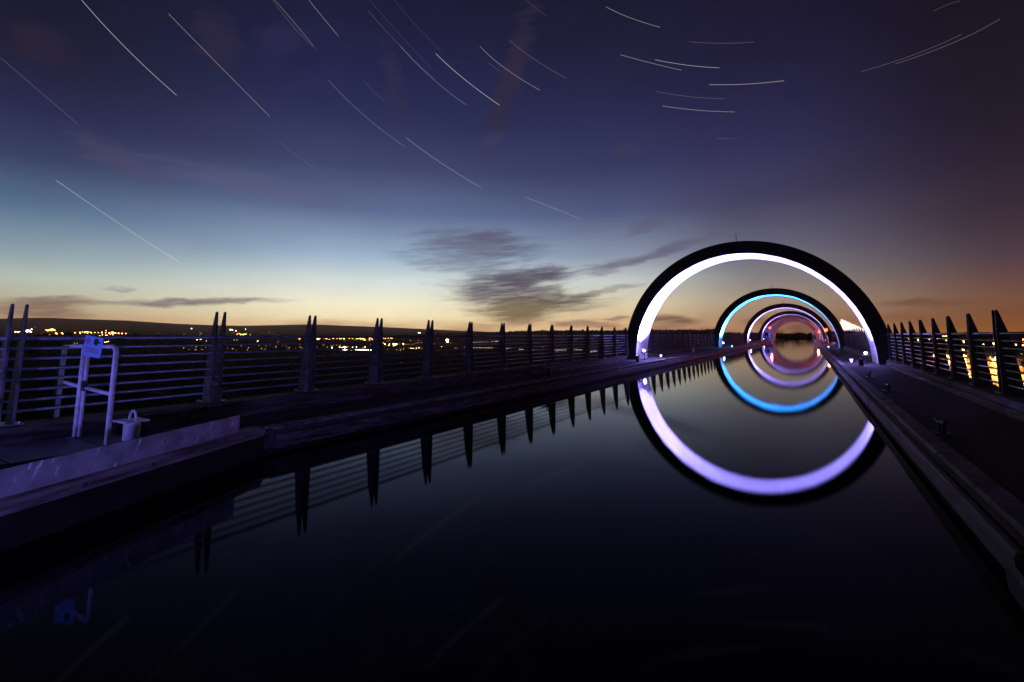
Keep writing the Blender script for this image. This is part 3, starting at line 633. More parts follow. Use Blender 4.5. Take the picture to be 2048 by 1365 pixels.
floodlight(C+5.55, ys[2]+.25, 'small floodlight at the right foot of the cyan arch', CY, 250, CY, spill=15, glare=2)
floodlight(C-5.55, ys[3]+.25, 'floodlight at the left foot of the third arch', VI, 13500, VL, spill=20)
floodlight(C+5.55, ys[3]+.25, 'faint floodlight at the right foot of the third arch', VI, 2600, VI, spill=8, glare=3)
floodlight(C-5.55, ys[4]+.25, 'floodlight at the left foot of the farthest arch', VI, 11000, VL, spill=8, cone=95, toward=(.5, .06, .86))
floodlight(C+5.55, ys[4]+.25, 'faint floodlight at the right foot of the farthest arch', VI, 3500, VI, spill=8, cone=95, toward=(-.5, .06, .86), glare=3)
NV = (.19, .18, 1.0)
floodlight(C-5.2, -1.1, 'floodlight at the left foot of the arch over the camera', NV, 380, NV, cone=104, spill=0, toward=(-.22, 1, -.03))
floodlight(C+5.2, -1.1, 'floodlight at the right foot of the arch over the camera', NV, 1350, NV, cone=98, spill=0, toward=(-1, .24, -.05))

# little mushroom lamps on the walkways beside the first arch
def mushroom(x, y, label, col, w):
    t = thing('deck_lamp', label, 'deck lamp', (x, y, DECK), 0, 'small mushroom lamps on the walkways')
    part('stem', MB().tube([(0,0,0), (0,0,.16)], .03, 8), M['white'], t)
    part('cap', MB().ball((0,0,.18), .12, 12, 6, .35), M['white'], t, smooth=True)
    part('bulb', MB().tube([(0,0,.11), (0,0,.142)], .05, 10), glow('deck_bulb', col, 25), t)
    ld = bpy.data.lights.new('deck_bulb', 'POINT'); ld.energy = w; ld.color = col; ld.shadow_soft_size = .03
    lo = bpy.data.objects.new('deck_bulb', ld); COL.objects.link(lo); lo.parent = t; lo.location = (0, -.09, .10)
mushroom(C-5.4, 33.6, 'small glowing mushroom lamp beside the left foot of the nearest arch', (.5,.45,1), 4)
mushroom(C+5.0, 31.6, 'small glowing mushroom lamp beside the right foot of the nearest arch', (.5,.45,1), 4)
mushroom(C+5.0, 64.4, 'small blue mushroom lamp on the right walkway by the cyan arch', (.05,.5,1), 8)
mushroom(C-5.0, 66.5, 'small blue mushroom lamp on the left walkway by the cyan arch', (.05,.5,1), 8)

# ------------------------------------------------------------------ mooring bollards
def bollard(x, y, label, mat, rz=0.0, s_=1.0):
    t = thing('mooring_bollard', label, 'bollard', (x, y, DECK), rz, 'mooring bollards along the canal edges')
    part('base_plate', MB().box(-.17, .17, -.17, .17, 0, .025), M['steel'], t)
    part('post', MB().tube([(0,0,.025), (0,0,.31)], .10, 24), mat, t, smooth=True)
    part('cap_plate', MB().box(-.23, .15, -.15, .15, .311, .332), mat, t)
    arc = [(.10*math.cos(math.pi*i/10), 0, .33+.13*math.sin(math.pi*i/10)) for i in range(11)]
    part('ring', MB().tube(arc, .016, 8), mat, t, smooth=True)
    return t
bollard(-8.25, 3.35, 'white mooring bollard with a loop handle, beside the gate frame at left', M['white'])
for x, y, lab, mt in ((C-5.0, 16.1, 'dark bollard on the left edge, midway along the near fence', M['black']),
                      (C-5.2, 27.6, 'dark bollard just before the left foot of the nearest arch', M['black']),
                      (C-5.2, 43.5, 'pale bollard on the left walkway past the nearest arch', M['white']),
                      (C+5.2, 28.7, 'black bollard silhouetted beside the right lamp of the nearest arch', M['black']),
                      (C+5.0, 44.0, 'pale bollard on the right walkway past the nearest arch', M['white'])):
    bollard(x, y, lab, mt)

def cleat(x, y, label):
    t = thing('mooring_cleat', label, 'cleat', (x, y, DECK), R(8), 'low mooring cleats on the right walkway')
    part('base_plate', MB().box(-.12, .12, -.16, .16, 0, .02), M['steel'], t)
    for dy in (-.07, .07): part('stem', MB().tube([(0,dy,.02), (0,dy,.15)], .028, 10), M['black'], t)
    part('horn', MB().tube([(0,-.20,.20), (0,-.12,.165), (0,.12,.165), (0,.20,.20)], .026, 10), M['black'], t, smooth=True)
    return t
cleat(1.62, 9.8, 'dark iron cleat on the right walkway, the one nearest the camera')
cleat(1.70, 16.3, 'dark iron cleat on the right walkway, middle one of three')
cleat(1.75, 21.3, 'dark iron cleat on the right walkway, farthest of three')

# ------------------------------------------------------------------ gate frame, sign and deck plates at left
t = thing('gate_frame', 'white tubular gate frame with two bays across the left walkway', 'gate', (-9.1, 3.0, .43))
xa, xb, xc = 1.05, 0.0, -.75
r_ = .032
part('post', MB().tube([(xa,0,0), (xa,0,1.22), (xa-.03,0,1.27), (xa-.08,0,1.29)], r_, 10), M['tube'], t, smooth=True)
part('post', MB().tube([(xb,0,0), (xb,0,1.30)], r_, 10), M['tube'], t, smooth=True)
part('post', MB().tube([(xb+.09,.02,.02), (xb+.09,.02,1.28)], .024, 10), M['tube'], t, smooth=True)
part('post', MB().tube([(xc,0,.225), (xc,0,1.30)], r_, 10), M['tube'], t, smooth=True)
part('post', MB().tube([(xc-.10,0,.225), (xc-.10,0,1.12)], .036, 10), M['timber'], t, smooth=True, label='rusty hinge post at the fence side of the frame')
part('top_rail', MB().tube([(xc,0,1.285), (xb,0,1.295)], .026, 10), M['tube'], t, smooth=True)
part('top_rail', MB().tube([(xb+.09,.02,1.29), (xa-.07,0,1.29)], .026, 10), M['tube'], t, smooth=True)
part('mid_rail', MB().tube([(xc,0,.76), (xb,0,.71)], .026, 10), M['tube'], t, smooth=True)
part('mid_rail', MB().tube([(xb+.09,.02,.70), (xa,0,.66)], .026, 10), M['tube'], t, smooth=True)
part('latch', MB().box(xb+.10, xb+.17, -.03, .03, .66, .80), M['timber'], t)
for x in (xa, xb): part('foot_plate', MB().box(x-.07, x+.07, -.07, .07, -.004, .012), M['steel'], t)
t = thing('warning_sign', 'small notice plate with red and black marks hung on the gate frame', 'sign', (-8.66, 2.95, 1.73), 0)
t.rotation_euler = (0, R(8), R(12))
part('plate', MB().box(-.19, .19, -.006, .006, -.15, .13), M['sign_blue_lit'], t)
mb = MB(); mb.arc_band(.030, .042, -.0095, -.0065, 0, 2*math.pi, 20)
mb.box(-.03, .03, -.0095, -.0065, -.006, .006)
part('red_symbol', mb, M['red_print'], t, (-.115, 0, .055))
mb = MB().ball((0, -.008, .012), .05, 12, 6, 1.0); mb.v = [(x, -.0065-.003*(1 if y < -.008 else 0), z) for x, y, z in mb.v]
mb.box(.02, .09, -.0095, -.0065, .0, .02)
part('black_symbol', mb, M['black_print'], t, (.06, 0, .05))
mb = MB()
for z in (-.04, -.065, -.09):
    x = -.14
    while x < .12:
        w = random.uniform(.02, .05); mb.box(x, min(x+w, .14), -.009, -.0065, z-.006, z+.006); x += w+.012
part('text_lines', mb, M['red_print'], t)
t = thing('deck_plate', 'large flat steel plate on the left walkway before the gate frame', 'steel plate', (-8.55, 2.05, DECK+.002))
part('plate', MB().bevbox(-.66, .66, .01, .92, 0, .07, .01), M['steel'], t)
t = thing('deck_plate', 'steel plate at the left edge, nearer than the one by the gate', 'steel plate', (-8.55, 1.1, DECK+.002))
part('plate', MB().bevbox(-.66, .66, .0, .93, 0, .075, .01), M['steel'], t)
t = thing('deck_plate', 'narrow steel plate under the feet of the gate frame', 'steel plate', (-8.55, 3.0, DECK+.002))
part('plate', MB().bevbox(-.66, .56, .0, .42, 0, .064, .01), M['steel'], t)

# ------------------------------------------------------------------ ribbed vault beyond the last arch, gates, kiosk and signals
t = thing('ribbed_vault', 'pale ribbed vault over the canal behind the farthest arch, ending in a round opening', 'vault', (C, 134, .42))
slat = None
for k in range(49):
    a = math.pi*(k+.5)/49
    part('rib', MB().arc_band(5.74, 6.09, 0, 13, a-.007, a+.008, 1), M['steel'], t)
part('shell', MB().arc_band(6.10, 6.42, .1, 30, -.01, math.pi+.01, 64), M['vault'], t)
part('portal_ring', MB().arc_band(5.22, 6.42, 30.02, 31.2, -.06, math.pi+.06, 64), M['vault'], t)
part('edge_trim', MB().arc_band(5.14, 5.215, 29.9, 31.3, -.06, math.pi+.06, 64), M['white'], t)
for s_ in (-1, 1):
    nm = ('left', 'right')[s_ > 0]
    x = C+s_*(HW-.05)
    t = thing('stop_gate', 'white post and rails at the '+nm+' water edge before the vault', 'gate', (x, 132.0, DECK))
    part('post', MB().box(-.14, .14, -.14, .14, -.5, 2.1), M['white'], t)
    part('rail', MB().box(min(s_*.14, s_*1.9), max(s_*.14, s_*1.9), -.05, .05, .36, .46), M['white'], t)
    part('rail', MB().box(min(s_*.14, s_*1.9), max(s_*.14, s_*1.9), -.05, .05, -.20, -.10), M['white'], t)
t = thing('kiosk', 'pale control kiosk with a dark window beside the farthest arch', 'kiosk', (C-4.95, 129.4, DECK))
part('wall', MB().box(-1.05, 1.0, -.9, .9, 0, 2.45), M['kiosk'], t)
part('roof', MB().bevbox(-1.15, 1.1, -1.0, 1.0, 2.451, 2.60, .06), M['grey'], t)
part('window', MB().box(-.45, .25, -.93, -.901, 1.25, 1.95), M['glass'], t)
part('door', MB().box(.40, .90, -.93, -.901, .05, 2.1), M['grey'], t)
def signal(x, y, h, label, w, stren):
    t = thing('signal_lamp', label, 'signal lamp', (x, y, DECK), 0)
    part('pole', MB().tube([(0,0,0), (0,0,h-.2)], .05, 8), M['black'], t)
    part('head', MB().box(-.16, .16, -.08, .12, h-.22, h+.22), M['black'], t)
    part('lens', MB().ball((0,-.10,h), .22, 14, 8), glow('red_lens', (1,.06,.012), stren), t, smooth=True)
    ld = bpy.data.lights.new('signal_bulb', 'POINT'); ld.energy = w; ld.color = (1,.06,.03); ld.shadow_soft_size = .1
    lo = bpy.data.objects.new('signal_bulb', ld); COL.objects.link(lo); lo.parent = t; lo.location = (-.02, -.35, h)
signal(2.45, 88.0, 2.17, 'glaring red signal lamp on a pole right of the canal', 900, 11)
signal(-7.85, 137.5, 3.2, 'red signal lamp under the left side of the vault', 2000, 11)
ld = bpy.data.lights.new('added_red_light', 'POINT'); ld.energy = 3000; ld.color = (1,.13,.06); ld.shadow_soft_size = .1  # added lamp that reddens the right wall of the vault
t = thing('added_lamp', 'small added red lamp inside the right side of the vault', 'lamp', (C+5.45, 145.0, 2.4))
part('lens', MB().ball((0,0,0), .1, 10, 6), glow('red_lens_small', (1,.12,.06), 6), t, smooth=True)
part('bracket', MB().box(.05, .42, -.04, .04, -.04, .04), M['black'], t)
lo = bpy.data.objects.new('added_red_light', ld); COL.objects.link(lo); lo.parent = t; lo.location = (-.3, 0, 0)
ld = bpy.data.lights.new('added_violet_light', 'POINT'); ld.energy = 2600; ld.color = (.48,.42,1); ld.shadow_soft_size = .15  # added lamp that brightens the inside of the vault with violet
t = thing('added_lamp', 'added violet lamp low inside the left side of the vault', 'lamp', (C-5.2, 143.0, DECK))
part('lens', MB().ball((0,0,.3), .1, 10, 6), glow('violet_lens_small', VI, 3), t, smooth=True)
part('bracket', MB().box(-.05, .05, -.05, .05, 0, .22), M['black'], t)
lo = bpy.data.objects.new('added_violet_light', ld); COL.objects.link(lo); lo.parent = t; lo.location = (.1, 0, .6)

# floodlit white canopy beyond the right fence
t = thing('canopy', 'floodlit white peaked canopy beyond the right fence', 'canopy', (6.2, 112, 0))
zb = land(7, 112)
mb = MB(); N = 10
Ap, Bp, Dp_, Ep = Vector((-.55, -1, 4.75)), Vector((-1.95, -2, 1.2)), Vector((5.6, -2, 1.1)), Vector((2.5, 8, 2.0))
def hy(u, v): return (Ap*(1-u)*(1-v)+Bp*u*(1-v)+Dp_*(1-u)*v+Vector((2.2,-3.0,.4))*u*v)
for side_off in (0, .05):
    o = len(mb.v)
    for i in range(N+1):
        for j in range(N+1): mb.v.append(tuple(hy(i/N, j/N)+Vector((0, side_off, 0))))
    for i in range(N):
        for j in range(N):
            a = o+i*(N+1)+j; mb.f.append((a, a+1, a+N+2, a+N+1)); mb.mi.append(0)
part('fabric', mb, M['fabric'], t, smooth=True)
part('mast', MB().tube([(-.55, -.8, zb-.5), (-.55, -.8, 4.9)], .09, 8), M['grey'], t)
part('mast', MB().tube([(5.6, -1.9, zb-9), (5.6, -1.9, 1.2)], .09, 8), M['grey'], t)
part('mast', MB().tube([(-1.95, -1.9, zb-.5), (-1.95, -1.9, 1.25)], .09, 8), M['grey'], t)
part('floodlight', MB().bevbox(1.3, 1.7, -8.6, -8.3, -1.25, -.75, .05), M['black'], t)
ld = bpy.data.lights.new('canopy_flood', 'SPOT'); ld.energy = 7000; ld.color = (1,.86,.70); ld.spot_size = R(75); ld.spot_blend = .5; ld.shadow_soft_size = .1
lo = bpy.data.objects.new('canopy_flood', ld); COL.objects.link(lo); lo.parent = t; lo.location = (1.5, -8.2, -.6); aim(lo, (0.2, 6.2, 3.4))

# ------------------------------------------------------------------ shrubs behind the left fence, trees beyond the vault
def leafy(n, rx, ry, rz, size, clumps, seed):
    rnd = random.Random(seed); mb = MB()
    cs = [Vector((rnd.gauss(0, .45)*rx, rnd.gauss(0, .45)*ry, rz*(.35+.6*rnd.random()))) for _ in range(clumps)]
    for _ in range(n):
        c = rnd.choice(cs)+Vector((rnd.gauss(0, .22)*rx, rnd.gauss(0, .22)*ry, rnd.gauss(0, .2)*rz))
        c.z = max(.05, c.z)
        a = Vector((rnd.gauss(0,1), rnd.gauss(0,1), rnd.gauss(0,1))).normalized(); b_ = a.orthogonal().normalized()
        s_ = size*rnd.uniform(.5, 1.3)
        mb.add([c-a*s_, c-b_*s_*.4, c+a*s_, c+b_*s_*.4], [(0,1,2,3)])
    return mb
def twigs(n, rx, rz, seed, r=.02):
    rnd = random.Random(seed); mb = MB()
    for _ in range(n):
        e = Vector((rnd.gauss(0,.5)*rx, rnd.gauss(0,.5)*rx, rz*rnd.uniform(.5,.95)))
        mb.tube([(rnd.uniform(-.1,.1), rnd.uniform(-.1,.1), 0), e*.5+Vector((0,0,rz*.1)), e], r, 5, True, r*.3)
    return mb
shr = [(leafy(1700, .8, .9, 1.7, .042, 12, 30+i).mesh('foliage', M['leaf']), twigs(9, .9, 1.6, 60+i).mesh('stems', M['bark'])) for i in range(3)]
spots = [(-10.9, 5.9, .9, 'first reddish shrub behind the left fence, right of the tall paired posts by the gate'), (-10.9, 7.9, 1.0, 'widest reddish shrub behind the left fence, in its third bay'), (-10.8, 9.0, 1.05, 'bushy reddish shrub touching the post at the end of the third bay'),
         (-10.9, 10.3, .95, 'low reddish shrub in the fourth bay of the left fence'), (-10.9, 12.2, 1.0, 'rounded reddish shrub in the fifth bay of the left fence'), (-11.0, 14.0, .95, 'reddish shrub in the sixth bay of the left fence'),
         (-11.1, 16.5, 1.0, 'shrub behind the left fence, in the bay of the dark bollard'), (-11.2, 20.4, 1.0, 'pale brown shrub behind the left fence, three bays before the nearest arch'), (-11.2, 23.0, .9, 'last small shrub behind the left fence before the nearest arch')]
for i, (x, y, s_, lab) in enumerate(spots):
    t = thing('shrub', lab, 'shrub', (x, y, -.75), random.uniform(0, 6), 'shrubs behind the left fence')
    for nm, me in zip(('foliage', 'stems'), shr[i % 3]):
        o = link(nm, me, t); o.scale = (s_, s_, s_*random.uniform(.85, 1.05))
trm = [(leafy(2200, 2.0, 2.0, 6.0, .19, 22, 80+i).mesh('crown', M['leafdark']), twigs(12, 2.2, 5.5, 90+i, .14).mesh('trunk', M['bark'])) for i in range(3)]
tr = [(-13, 205, 1.0), (-9.5, 222, .85), (-6.5, 214, .7), (-4.0, 240, .95), (-1.0, 220, .75), (1.5, 236, .9), (4.0, 216, .8), (7.0, 230, 1.0), (-11.5, 246, 1.1), (10.5, 214, .9)]
for i, (x, y, s_) in enumerate(tr):
    t = thing('tree', 'dark tree beyond the far end of the vault, one of a row in silhouette', 'tree', (x, y, -2.4), random.uniform(0, 6), 'dark trees beyond the vault')
    for nm, me in zip(('crown', 'trunk'), trm[i % 3]):
        o = link(nm, me, t); o.scale = (s_*1.2, s_*1.2, s_*.82)
tag(link('far_bank', MB().box(C-30, C+40, 190.5, 300, -6, -.6).mesh('far_bank', M['deck'])), kind='structure')

# far woods: one mass of small crowns on the low ridge and round the town
mb = MB(); rnd = random.Random(5)
def crown(x, y, z, r_):
    n = 7; vs = []; 
    for j, (h, w) in enumerate(((0, .75), (.45, 1.0), (.8, .7), (1.0, .2))):
        for k in range(n):
            q_ = rnd.uniform(.7, 1.2)*w*r_; vs.append((x+q_*math.cos(2*math.pi*k/n+j), y+q_*math.sin(2*math.pi*k/n+j), z+h*r_*1.5*rnd.uniform(.9, 1.1)))
    mb.add(vs, [(j*n+k, j*n+(k+1) % n, (j+1)*n+(k+1) % n, (j+1)*n+k) for j in range(3) for k in range(n)]+[tuple(range(3*n, 4*n))])
for a0, a1, d0, d1, top0, top1, cnt in ((-30, -8, 1900, 2300, .55, .55, 420), (-44, -30, 2100, 2500, .18, .5, 220), (-8, 16, 2200, 2600, .20, -.05, 220), (-75, -72.6, 900, 1000, .3, .42, 26), (-80, -75, 900, 1000, .25, .2, 40), (-69.5, -64, 1100, 1300, .35, .2, 50), (-66, -50, 1300, 1700, -.25, -.3, 130), (-50, -30, 700, 1100, -1.7, -1.5, 90), (-75, -40, 500, 800, -2.3, -2.0, 110)):
    for _ in range(cnt):
        f = rnd.random(); a = a0+(a1-a0)*f; d = rnd.uniform(d0, d1); e = top0+(top1-top0)*f+rnd.gauss(0, .05)
        x, y = d*math.sin(R(a)), d*math.cos(R(a)); r_ = d*.0042*rnd.uniform(.7, 1.5)
        ztop = EYE.z+d*math.tan(R(e)); zg = land(x, y)
        crown(x, y, ztop-1.5*r_, r_)
        if zg < ztop-1.5*r_:      # lower storeys down to the ground
            z = ztop-2.6*r_
            while z > zg-r_*.5: crown(x+rnd.gauss(0, r_*.5), y+rnd.uniform(-r_, r_*.2), z, r_*1.25); z -= 1.5*r_
tag(link('far_woods', mb.mesh('far_woods', M['leafdark'])), 'dark woods along the low ridge and round the far town', 'woods', None, 'stuff')

# electricity pylon far off at left
def strut(mb, p, q_, w): mb.tube([p, q_], w, 4)
pa, pe, pd = R(-68.6), R(1.1), 1500.0
px_, py_ = pd*math.sin(pa), pd*math.cos(pa); pz = land(px_, py_); ph = EYE.z+pd*math.tan(pe)-pz
t = thing('electricity_pylon', 'lattice electricity pylon with three cross-arms on the horizon at left', 'pylon', (px_, py_, pz), -pa)
mb = MB(); lv = [0, .25, .45, .6, .72, .83, .93, 1.0]; wd = [5.5, 4.2, 3.2, 2.4, 1.9, 1.6, 1.1, .2]
for (h0, w0), (h1, w1) in zip(zip(lv, wd), zip(lv[1:], wd[1:])):
    for sx, sy in ((1,1), (1,-1), (-1,1), (-1,-1)):
        strut(mb, (sx*w0, sy*w0, h0*ph), (sx*w1, sy*w1, h1*ph), .28)
        strut(mb, (sx*w0, sy*w0, h0*ph), (-sx*w1, sy*w1, h1*ph), .18)
part('tower', mb, M['black'], t)
for h, w in ((.62, 13), (.76, 10), (.89, 7.5)):
    mb = MB()
    for s_ in (-1, 1):
        strut(mb, (0, 0, h*ph), (s_*w, 0, h*ph), .3); strut(mb, (0, 0, h*ph+3), (s_*w, 0, h*ph), .22)
    part('cross_arm', mb, M['black'], t)

# ------------------------------------------------------------------ the towns: lamps by the hundred
def on_land(a, e, lift, d=60.0):
    ta = math.tan(R(e)); sa, ca = math.sin(R(a)), math.cos(R(a))
    while d < 7600:
        if EYE.z+d*ta <= land(d*sa, d*ca)+lift: break
        d *= 1.02
    return Vector((d*sa, d*ca, EYE.z+d*ta)), d
G_ = {}
def lampmat(col, s_):
    k = (col, s_)
    if k not in G_: G_[k] = glow('town_lamp_glow', col, s_)
    return G_[k]
SZ = {0: .00052, 1: .00085, 2: .0016, 3: .0034}
ORANGE, AMBER, WHITE, BLUE = (1,.36,.08), (1,.48,.14), (1,.84,.64), (.55,.6,1)
def town(key, col, strength, lab, grp, lift=9.0, d0=60.0):
    res = []
    cache = {}
    for a, e, s_ in LIGHTS[key]:
        p, d = on_land(a, e, lift, d0)
        zg = land(p.x, p.y); r_ = d*SZ[s_]
        mk = (s_, round(math.log(d)*6), round((p.z-zg)/4))
        if mk not in cache:
            mb = MB().ball((0,0,0), r_, 8, 5); mb.cur = 1
            mb.tube([(0,0,-(p.z-zg)-1), (0,0,-r_)], max(.05, r_*.05), 4)
            cache[mk] = mb.mesh('street_lamp', [lampmat(col, strength), M['black']])
        o = link('street_lamp', cache[mk], None, p)
        tag(o, lab[len(res)] if isinstance(lab, list) else lab, 'street lamp', grp); res.append((p, d, s_))
    return res
town('white', WHITE, 22.4, 'tiny cold white lamp among the far lights under the left hills', 'white far lamps under the left hills')
town('left', ORANGE, 14.0, 'tiny orange lamp of the far town above the top rail at left', 'orange far lamps above the top rail at left')
town('rail', AMBER, 16.8, 'tiny amber lamp of the far town just under the top rail at left', 'amber far lamps just under the top rail at left')
town('upper', ORANGE, 16.8, 'tiny orange lamp on the far slope right of the first tall paired posts', 'orange lamps on the far slope')
town('mid', ORANGE, 19.6, 'tiny orange lamp in the band of town lights left of centre', 'orange far lamps left of centre')
town('depot', WHITE, 16.8, 'tiny white lamp of the lit yard left of centre, below the town lights', 'white lamps of the far lit yard')
town('hamlet', AMBER, 22.4, 'tiny amber lamp of the small cluster between the centre posts', 'amber lamps of the small far cluster')
town('star', AMBER, 24, 'single brightest amber lamp in the valley left of centre', None)
town('right', ORANGE, 14.0, 'tiny orange lamp of the town seen through the right fence', 'orange far lamps through the right fence')
big = town('rightbig', AMBER, 14, [
    'high amber lamp touching the left edge of the nearest right post',
    'big amber lamp at the right edge of the fourth nearest right post',
    'amber lamp half hidden by the third nearest right post, under the bluish lamp',
    'upper one of two amber lamps between the second and third nearest right posts',
    'lower one of two amber lamps between the second and third nearest right posts',
    'upper lamp of a close amber pair left of the nearest right post',
    'lower lamp of a close amber pair left of the nearest right post',
    'small amber lamp low beside the second nearest right post',
    'amber lamp at the right edge of the picture, halfway down the fence',
    'added amber lamp low behind the nearest right post',  # this lamp and the rest below are added to light the ground
    'added amber lamp near the kerb, between the two nearest right posts',
    'added amber lamp low left of the fourth nearest right post',
    'added amber lamp low right of the third nearest right post',
    'lowest added amber lamp at the right edge of the picture'], 'bright amber lamps behind the right fence', 10)
town('bluewhite', BLUE, 16, 'single bluish white lamp behind the right fence', None, 10)
town('tun', WHITE, 4, 'tiny pale lamp in the dark distance beyond the arches', 'pale lamps beyond the arches', 6, 700.0)
mb = MB(); mb2 = MB()
for a, e, s_ in LIGHTS['road']:
    p, d = on_land(a, e, 1.5); mb.ball(p, d*.00042*random.uniform(.6, 1.2), 6, 4)
tag(link('road_lights', mb.mesh('road_lights', lampmat((1,.78,.55), 3.5))), 'string of tiny lights along the far valley road at centre', 'lights', None, 'stuff')
mb = MB(); rnd = random.Random(21)
for a0, a1, e0, e1, cnt in ((-78, -60, -.85, -.05, 80), (-66, -50, -1.3, -.3, 110), (-52, -41, -1.5, -.25, 80), (-44, -34, -1.6, -.4, 45), (-70, -56, .05, .6, 22), (7.5, 19, -.5, -.15, 70), (8, 19, -2.0, -.5, 50)):
    for _ in range(cnt):
        p, d = on_land(rnd.uniform(a0, a1), rnd.uniform(e0, e1), 7.0, 120.0)
        mb.ball(p, d*.00042*rnd.choice((.5, .6, .8, 1.0)), 6, 4)
tag(link('distant_lamps', mb.mesh('distant_lamps', lampmat(AMBER, 4.5))), 'scatter of the faintest pinpoint lamps across the far towns', 'lights', None, 'stuff')
# spots below the bright amber lamps at right, seen and added ones alike
for p, d, s_ in big:
    ld = bpy.data.lights.new('street_lamp_light', 'SPOT'); ld.energy = 120000 if s_ > 1 else 75000; ld.color = (1,.34,.055); ld.shadow_soft_size = .4
    ld.spot_size = R(168); ld.spot_blend = .25
    lo = bpy.data.objects.new('street_lamp_light', ld); COL.objects.link(lo); lo.location = p+Vector((0,0,-d*SZ[s_]-.3))
rnd = random.Random(11)
for i in range(13):  # extra lamp posts, added to brighten the ground behind the right fence
    a, d = 9.0+8.5*((i*.618) % 1), 240+430*((i*.382+.1) % 1)
    x, y = d*math.sin(R(a)), d*math.cos(R(a)); z = land(x, y)+9.5
    mb = MB().ball((0,0,0), .22, 8, 5); mb.cur = 1; mb.tube([(0,0,-9.6), (0,0,-.2)], .07, 5)
    tag(link('street_lamp', mb.mesh('street_lamp', [lampmat(AMBER, 14), M['black']]), None, (x, y, z)), 'slim amber lamp post added to light the yards behind the right fence', 'street lamp', 'added slim lamp posts behind the right fence')
    ld = bpy.data.lights.new('street_lamp_light', 'SPOT'); ld.energy = 105000; ld.color = (1,.35,.06); ld.shadow_soft_size = .4; ld.spot_size = R(170); ld.spot_blend = .2
    lo = bpy.data.objects.new('street_lamp_light', ld); COL.objects.link(lo); lo.location = (x, y, z-.4)
# streets, yards and sheds of the nearer town at right
zg = -25.0
def strip(name, pts, w, z, mat):
    mb = MB(); vs = []
    for i, p in enumerate(pts):
        a = Vector(pts[max(i-1, 0)]); c = Vector(pts[min(i+1, len(pts)-1)]); t_ = (c-a).normalized(); n_ = Vector((-t_.y, t_.x))*w/2
        vs += [(p[0]+n_.x, p[1]+n_.y, z), (p[0]-n_.x, p[1]-n_.y, z)]
    mb.add(vs, [(2*i, 2*i+1, 2*i+3, 2*i+2) for i in range(len(pts)-1)])
    return tag(link(name, mb.mesh(name, mat)), kind='structure')
strip('road', [(30, 215), (70, 260), (110, 300), (180, 340)], 9, zg+.30, M['asphalt'])
strip('road', [(55, 420), (95, 415), (140, 410), (220, 430)], 11, zg+.304, M['asphalt'])
strip('road', [(70, 230), (85, 330), (100, 420), (130, 600), (170, 900)], 9, zg+.308, M['asphalt'])
strip('car_park', [(30, 190), (75, 330), (120, 520), (165, 720)], 88, zg+.292, M['asphalt'])
def shed(a, d, L, W, Hh, rz, label):
    x, y = d*math.sin(R(a)), d*math.cos(R(a))
    t = thing('warehouse', label, 'warehouse', (x, y, land(x, y)), R(rz), 'sheds of the town behind the right fence')
    part('wall', MB().box(-L/2, L/2, -W/2, W/2, 0, Hh), M['brick'], t)
    part('roof', MB().prism([(-L/2-.5, Hh+.01), (L/2+.5, Hh+.01), (L/2+.5, Hh+.3), (0, Hh+2.2), (-L/2-.5, Hh+.3)], -W/2-.5, W/2+.5), M['roof'], t)
    for i in range(5):
        x0 = -L/2+L*(i+.6)/5.6
        wn = part('window', MB().box(x0, x0+L*.09, -W/2-.08, -W/2-.002, Hh*.5, Hh*.8), M['glass'], t)
    part('door', MB().box(-L*.08, L*.04, -W/2-.08, -W/2-.002, .1, Hh*.45), M['grey'], t)
shed(13.0, 560, 46, 20, 8, -10, 'long pale shed lit amber behind the third nearest right post')
shed(15.3, 520, 40, 18, 9, 5, 'pale shed lit amber at the right edge of the picture')
shed(11.2, 700, 50, 20, 9, -20, 'pale shed further off behind the fourth nearest right post')
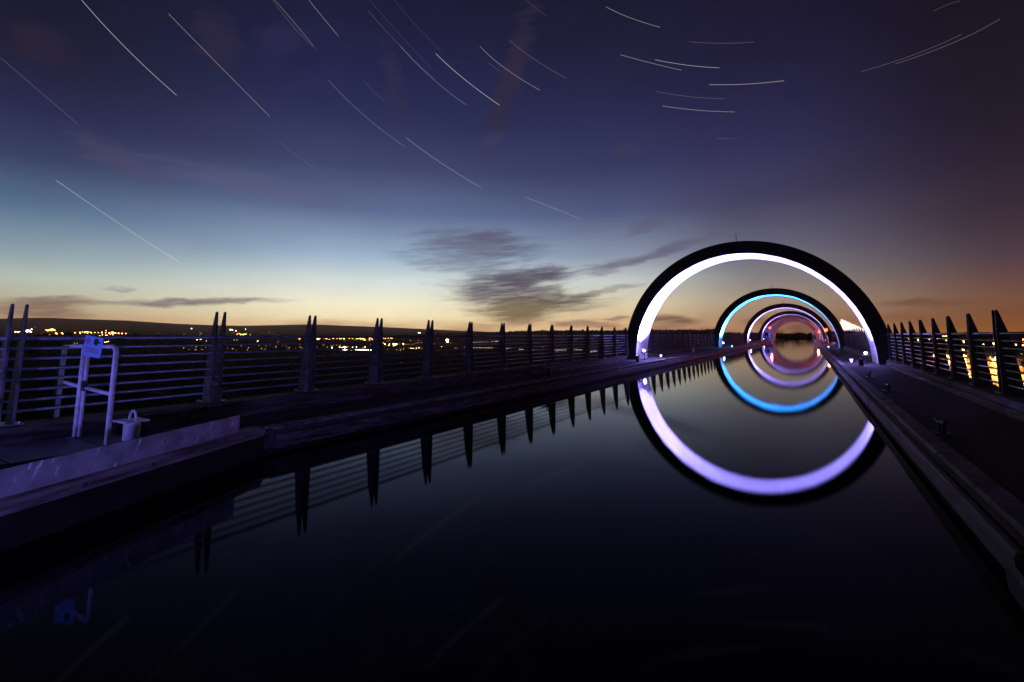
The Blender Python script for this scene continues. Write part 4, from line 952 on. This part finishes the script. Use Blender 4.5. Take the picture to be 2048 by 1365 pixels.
shed(8.8, 620, 36, 16, 7, 0, 'smaller dim shed behind the middle right posts')
shed(14.2, 900, 60, 22, 9, 12, 'farthest shed under the row of lamps at right')

# ------------------------------------------------------------------ star trails, far outside everything else
def on_sky(ae_, d=60000.0):
    a, e = R(ae_[0]), R(ae_[1]); return EYE+Vector((math.sin(a)*math.cos(e), math.cos(a)*math.cos(e), math.sin(e)))*d
def starlight(col, s_):
    # starlight adds to the sky behind it
    m = bpy.data.materials.new('starlight'); m.use_nodes = True; t = m.node_tree; t.nodes.clear()
    e = t.nodes.new('ShaderNodeEmission'); e.inputs[0].default_value = (*col, 1); e.inputs[1].default_value = s_*.5   # front and back wall both add
    tr_ = t.nodes.new('ShaderNodeBsdfTransparent'); a = t.nodes.new('ShaderNodeAddShader'); o = t.nodes.new('ShaderNodeOutputMaterial')
    t.links.new(e.outputs[0], a.inputs[0]); t.links.new(tr_.outputs[0], a.inputs[1]); t.links.new(a.outputs[0], o.inputs[0])
    return m
for p0, p1, p2, w, colr, lab in TRAILS:
    a, b_, c = on_sky(p0), on_sky(p1), on_sky(p2); mid = b_*2-(a+c)*.5; pts = []
    for i in range(17):
        u = i/16; v = a*(1-u)**2+mid*2*u*(1-u)+c*u*u
        pts.append(EYE+(v-EYE).normalized()*60000)
    mb = MB().tube(pts, 60000*.00045, 5)
    o = link('star_trail', mb.mesh('star_trail', starlight(colr, .21*w**1.4)))
    tag(o, lab, 'star trail', 'star trails across the dusk sky')

# ------------------------------------------------------------------ evening haze in the valley
if HAZE:
    m = bpy.data.materials.new('evening_haze'); m.use_nodes = True; t = m.node_tree; t.nodes.clear()
    v = t.nodes.new('ShaderNodeVolumePrincipled'); v.inputs['Density'].default_value = HAZE
    v.inputs['Color'].default_value = (1.0, .68, .55, 1); v.inputs['Anisotropy'].default_value = .78
    o = t.nodes.new('ShaderNodeOutputMaterial'); t.links.new(v.outputs[0], o.inputs['Volume'])
    hz = link('haze', MB().box(-12600, 12600, -12600, 12600, -60, 420).mesh('haze', m)); tag(hz, kind='stuff')
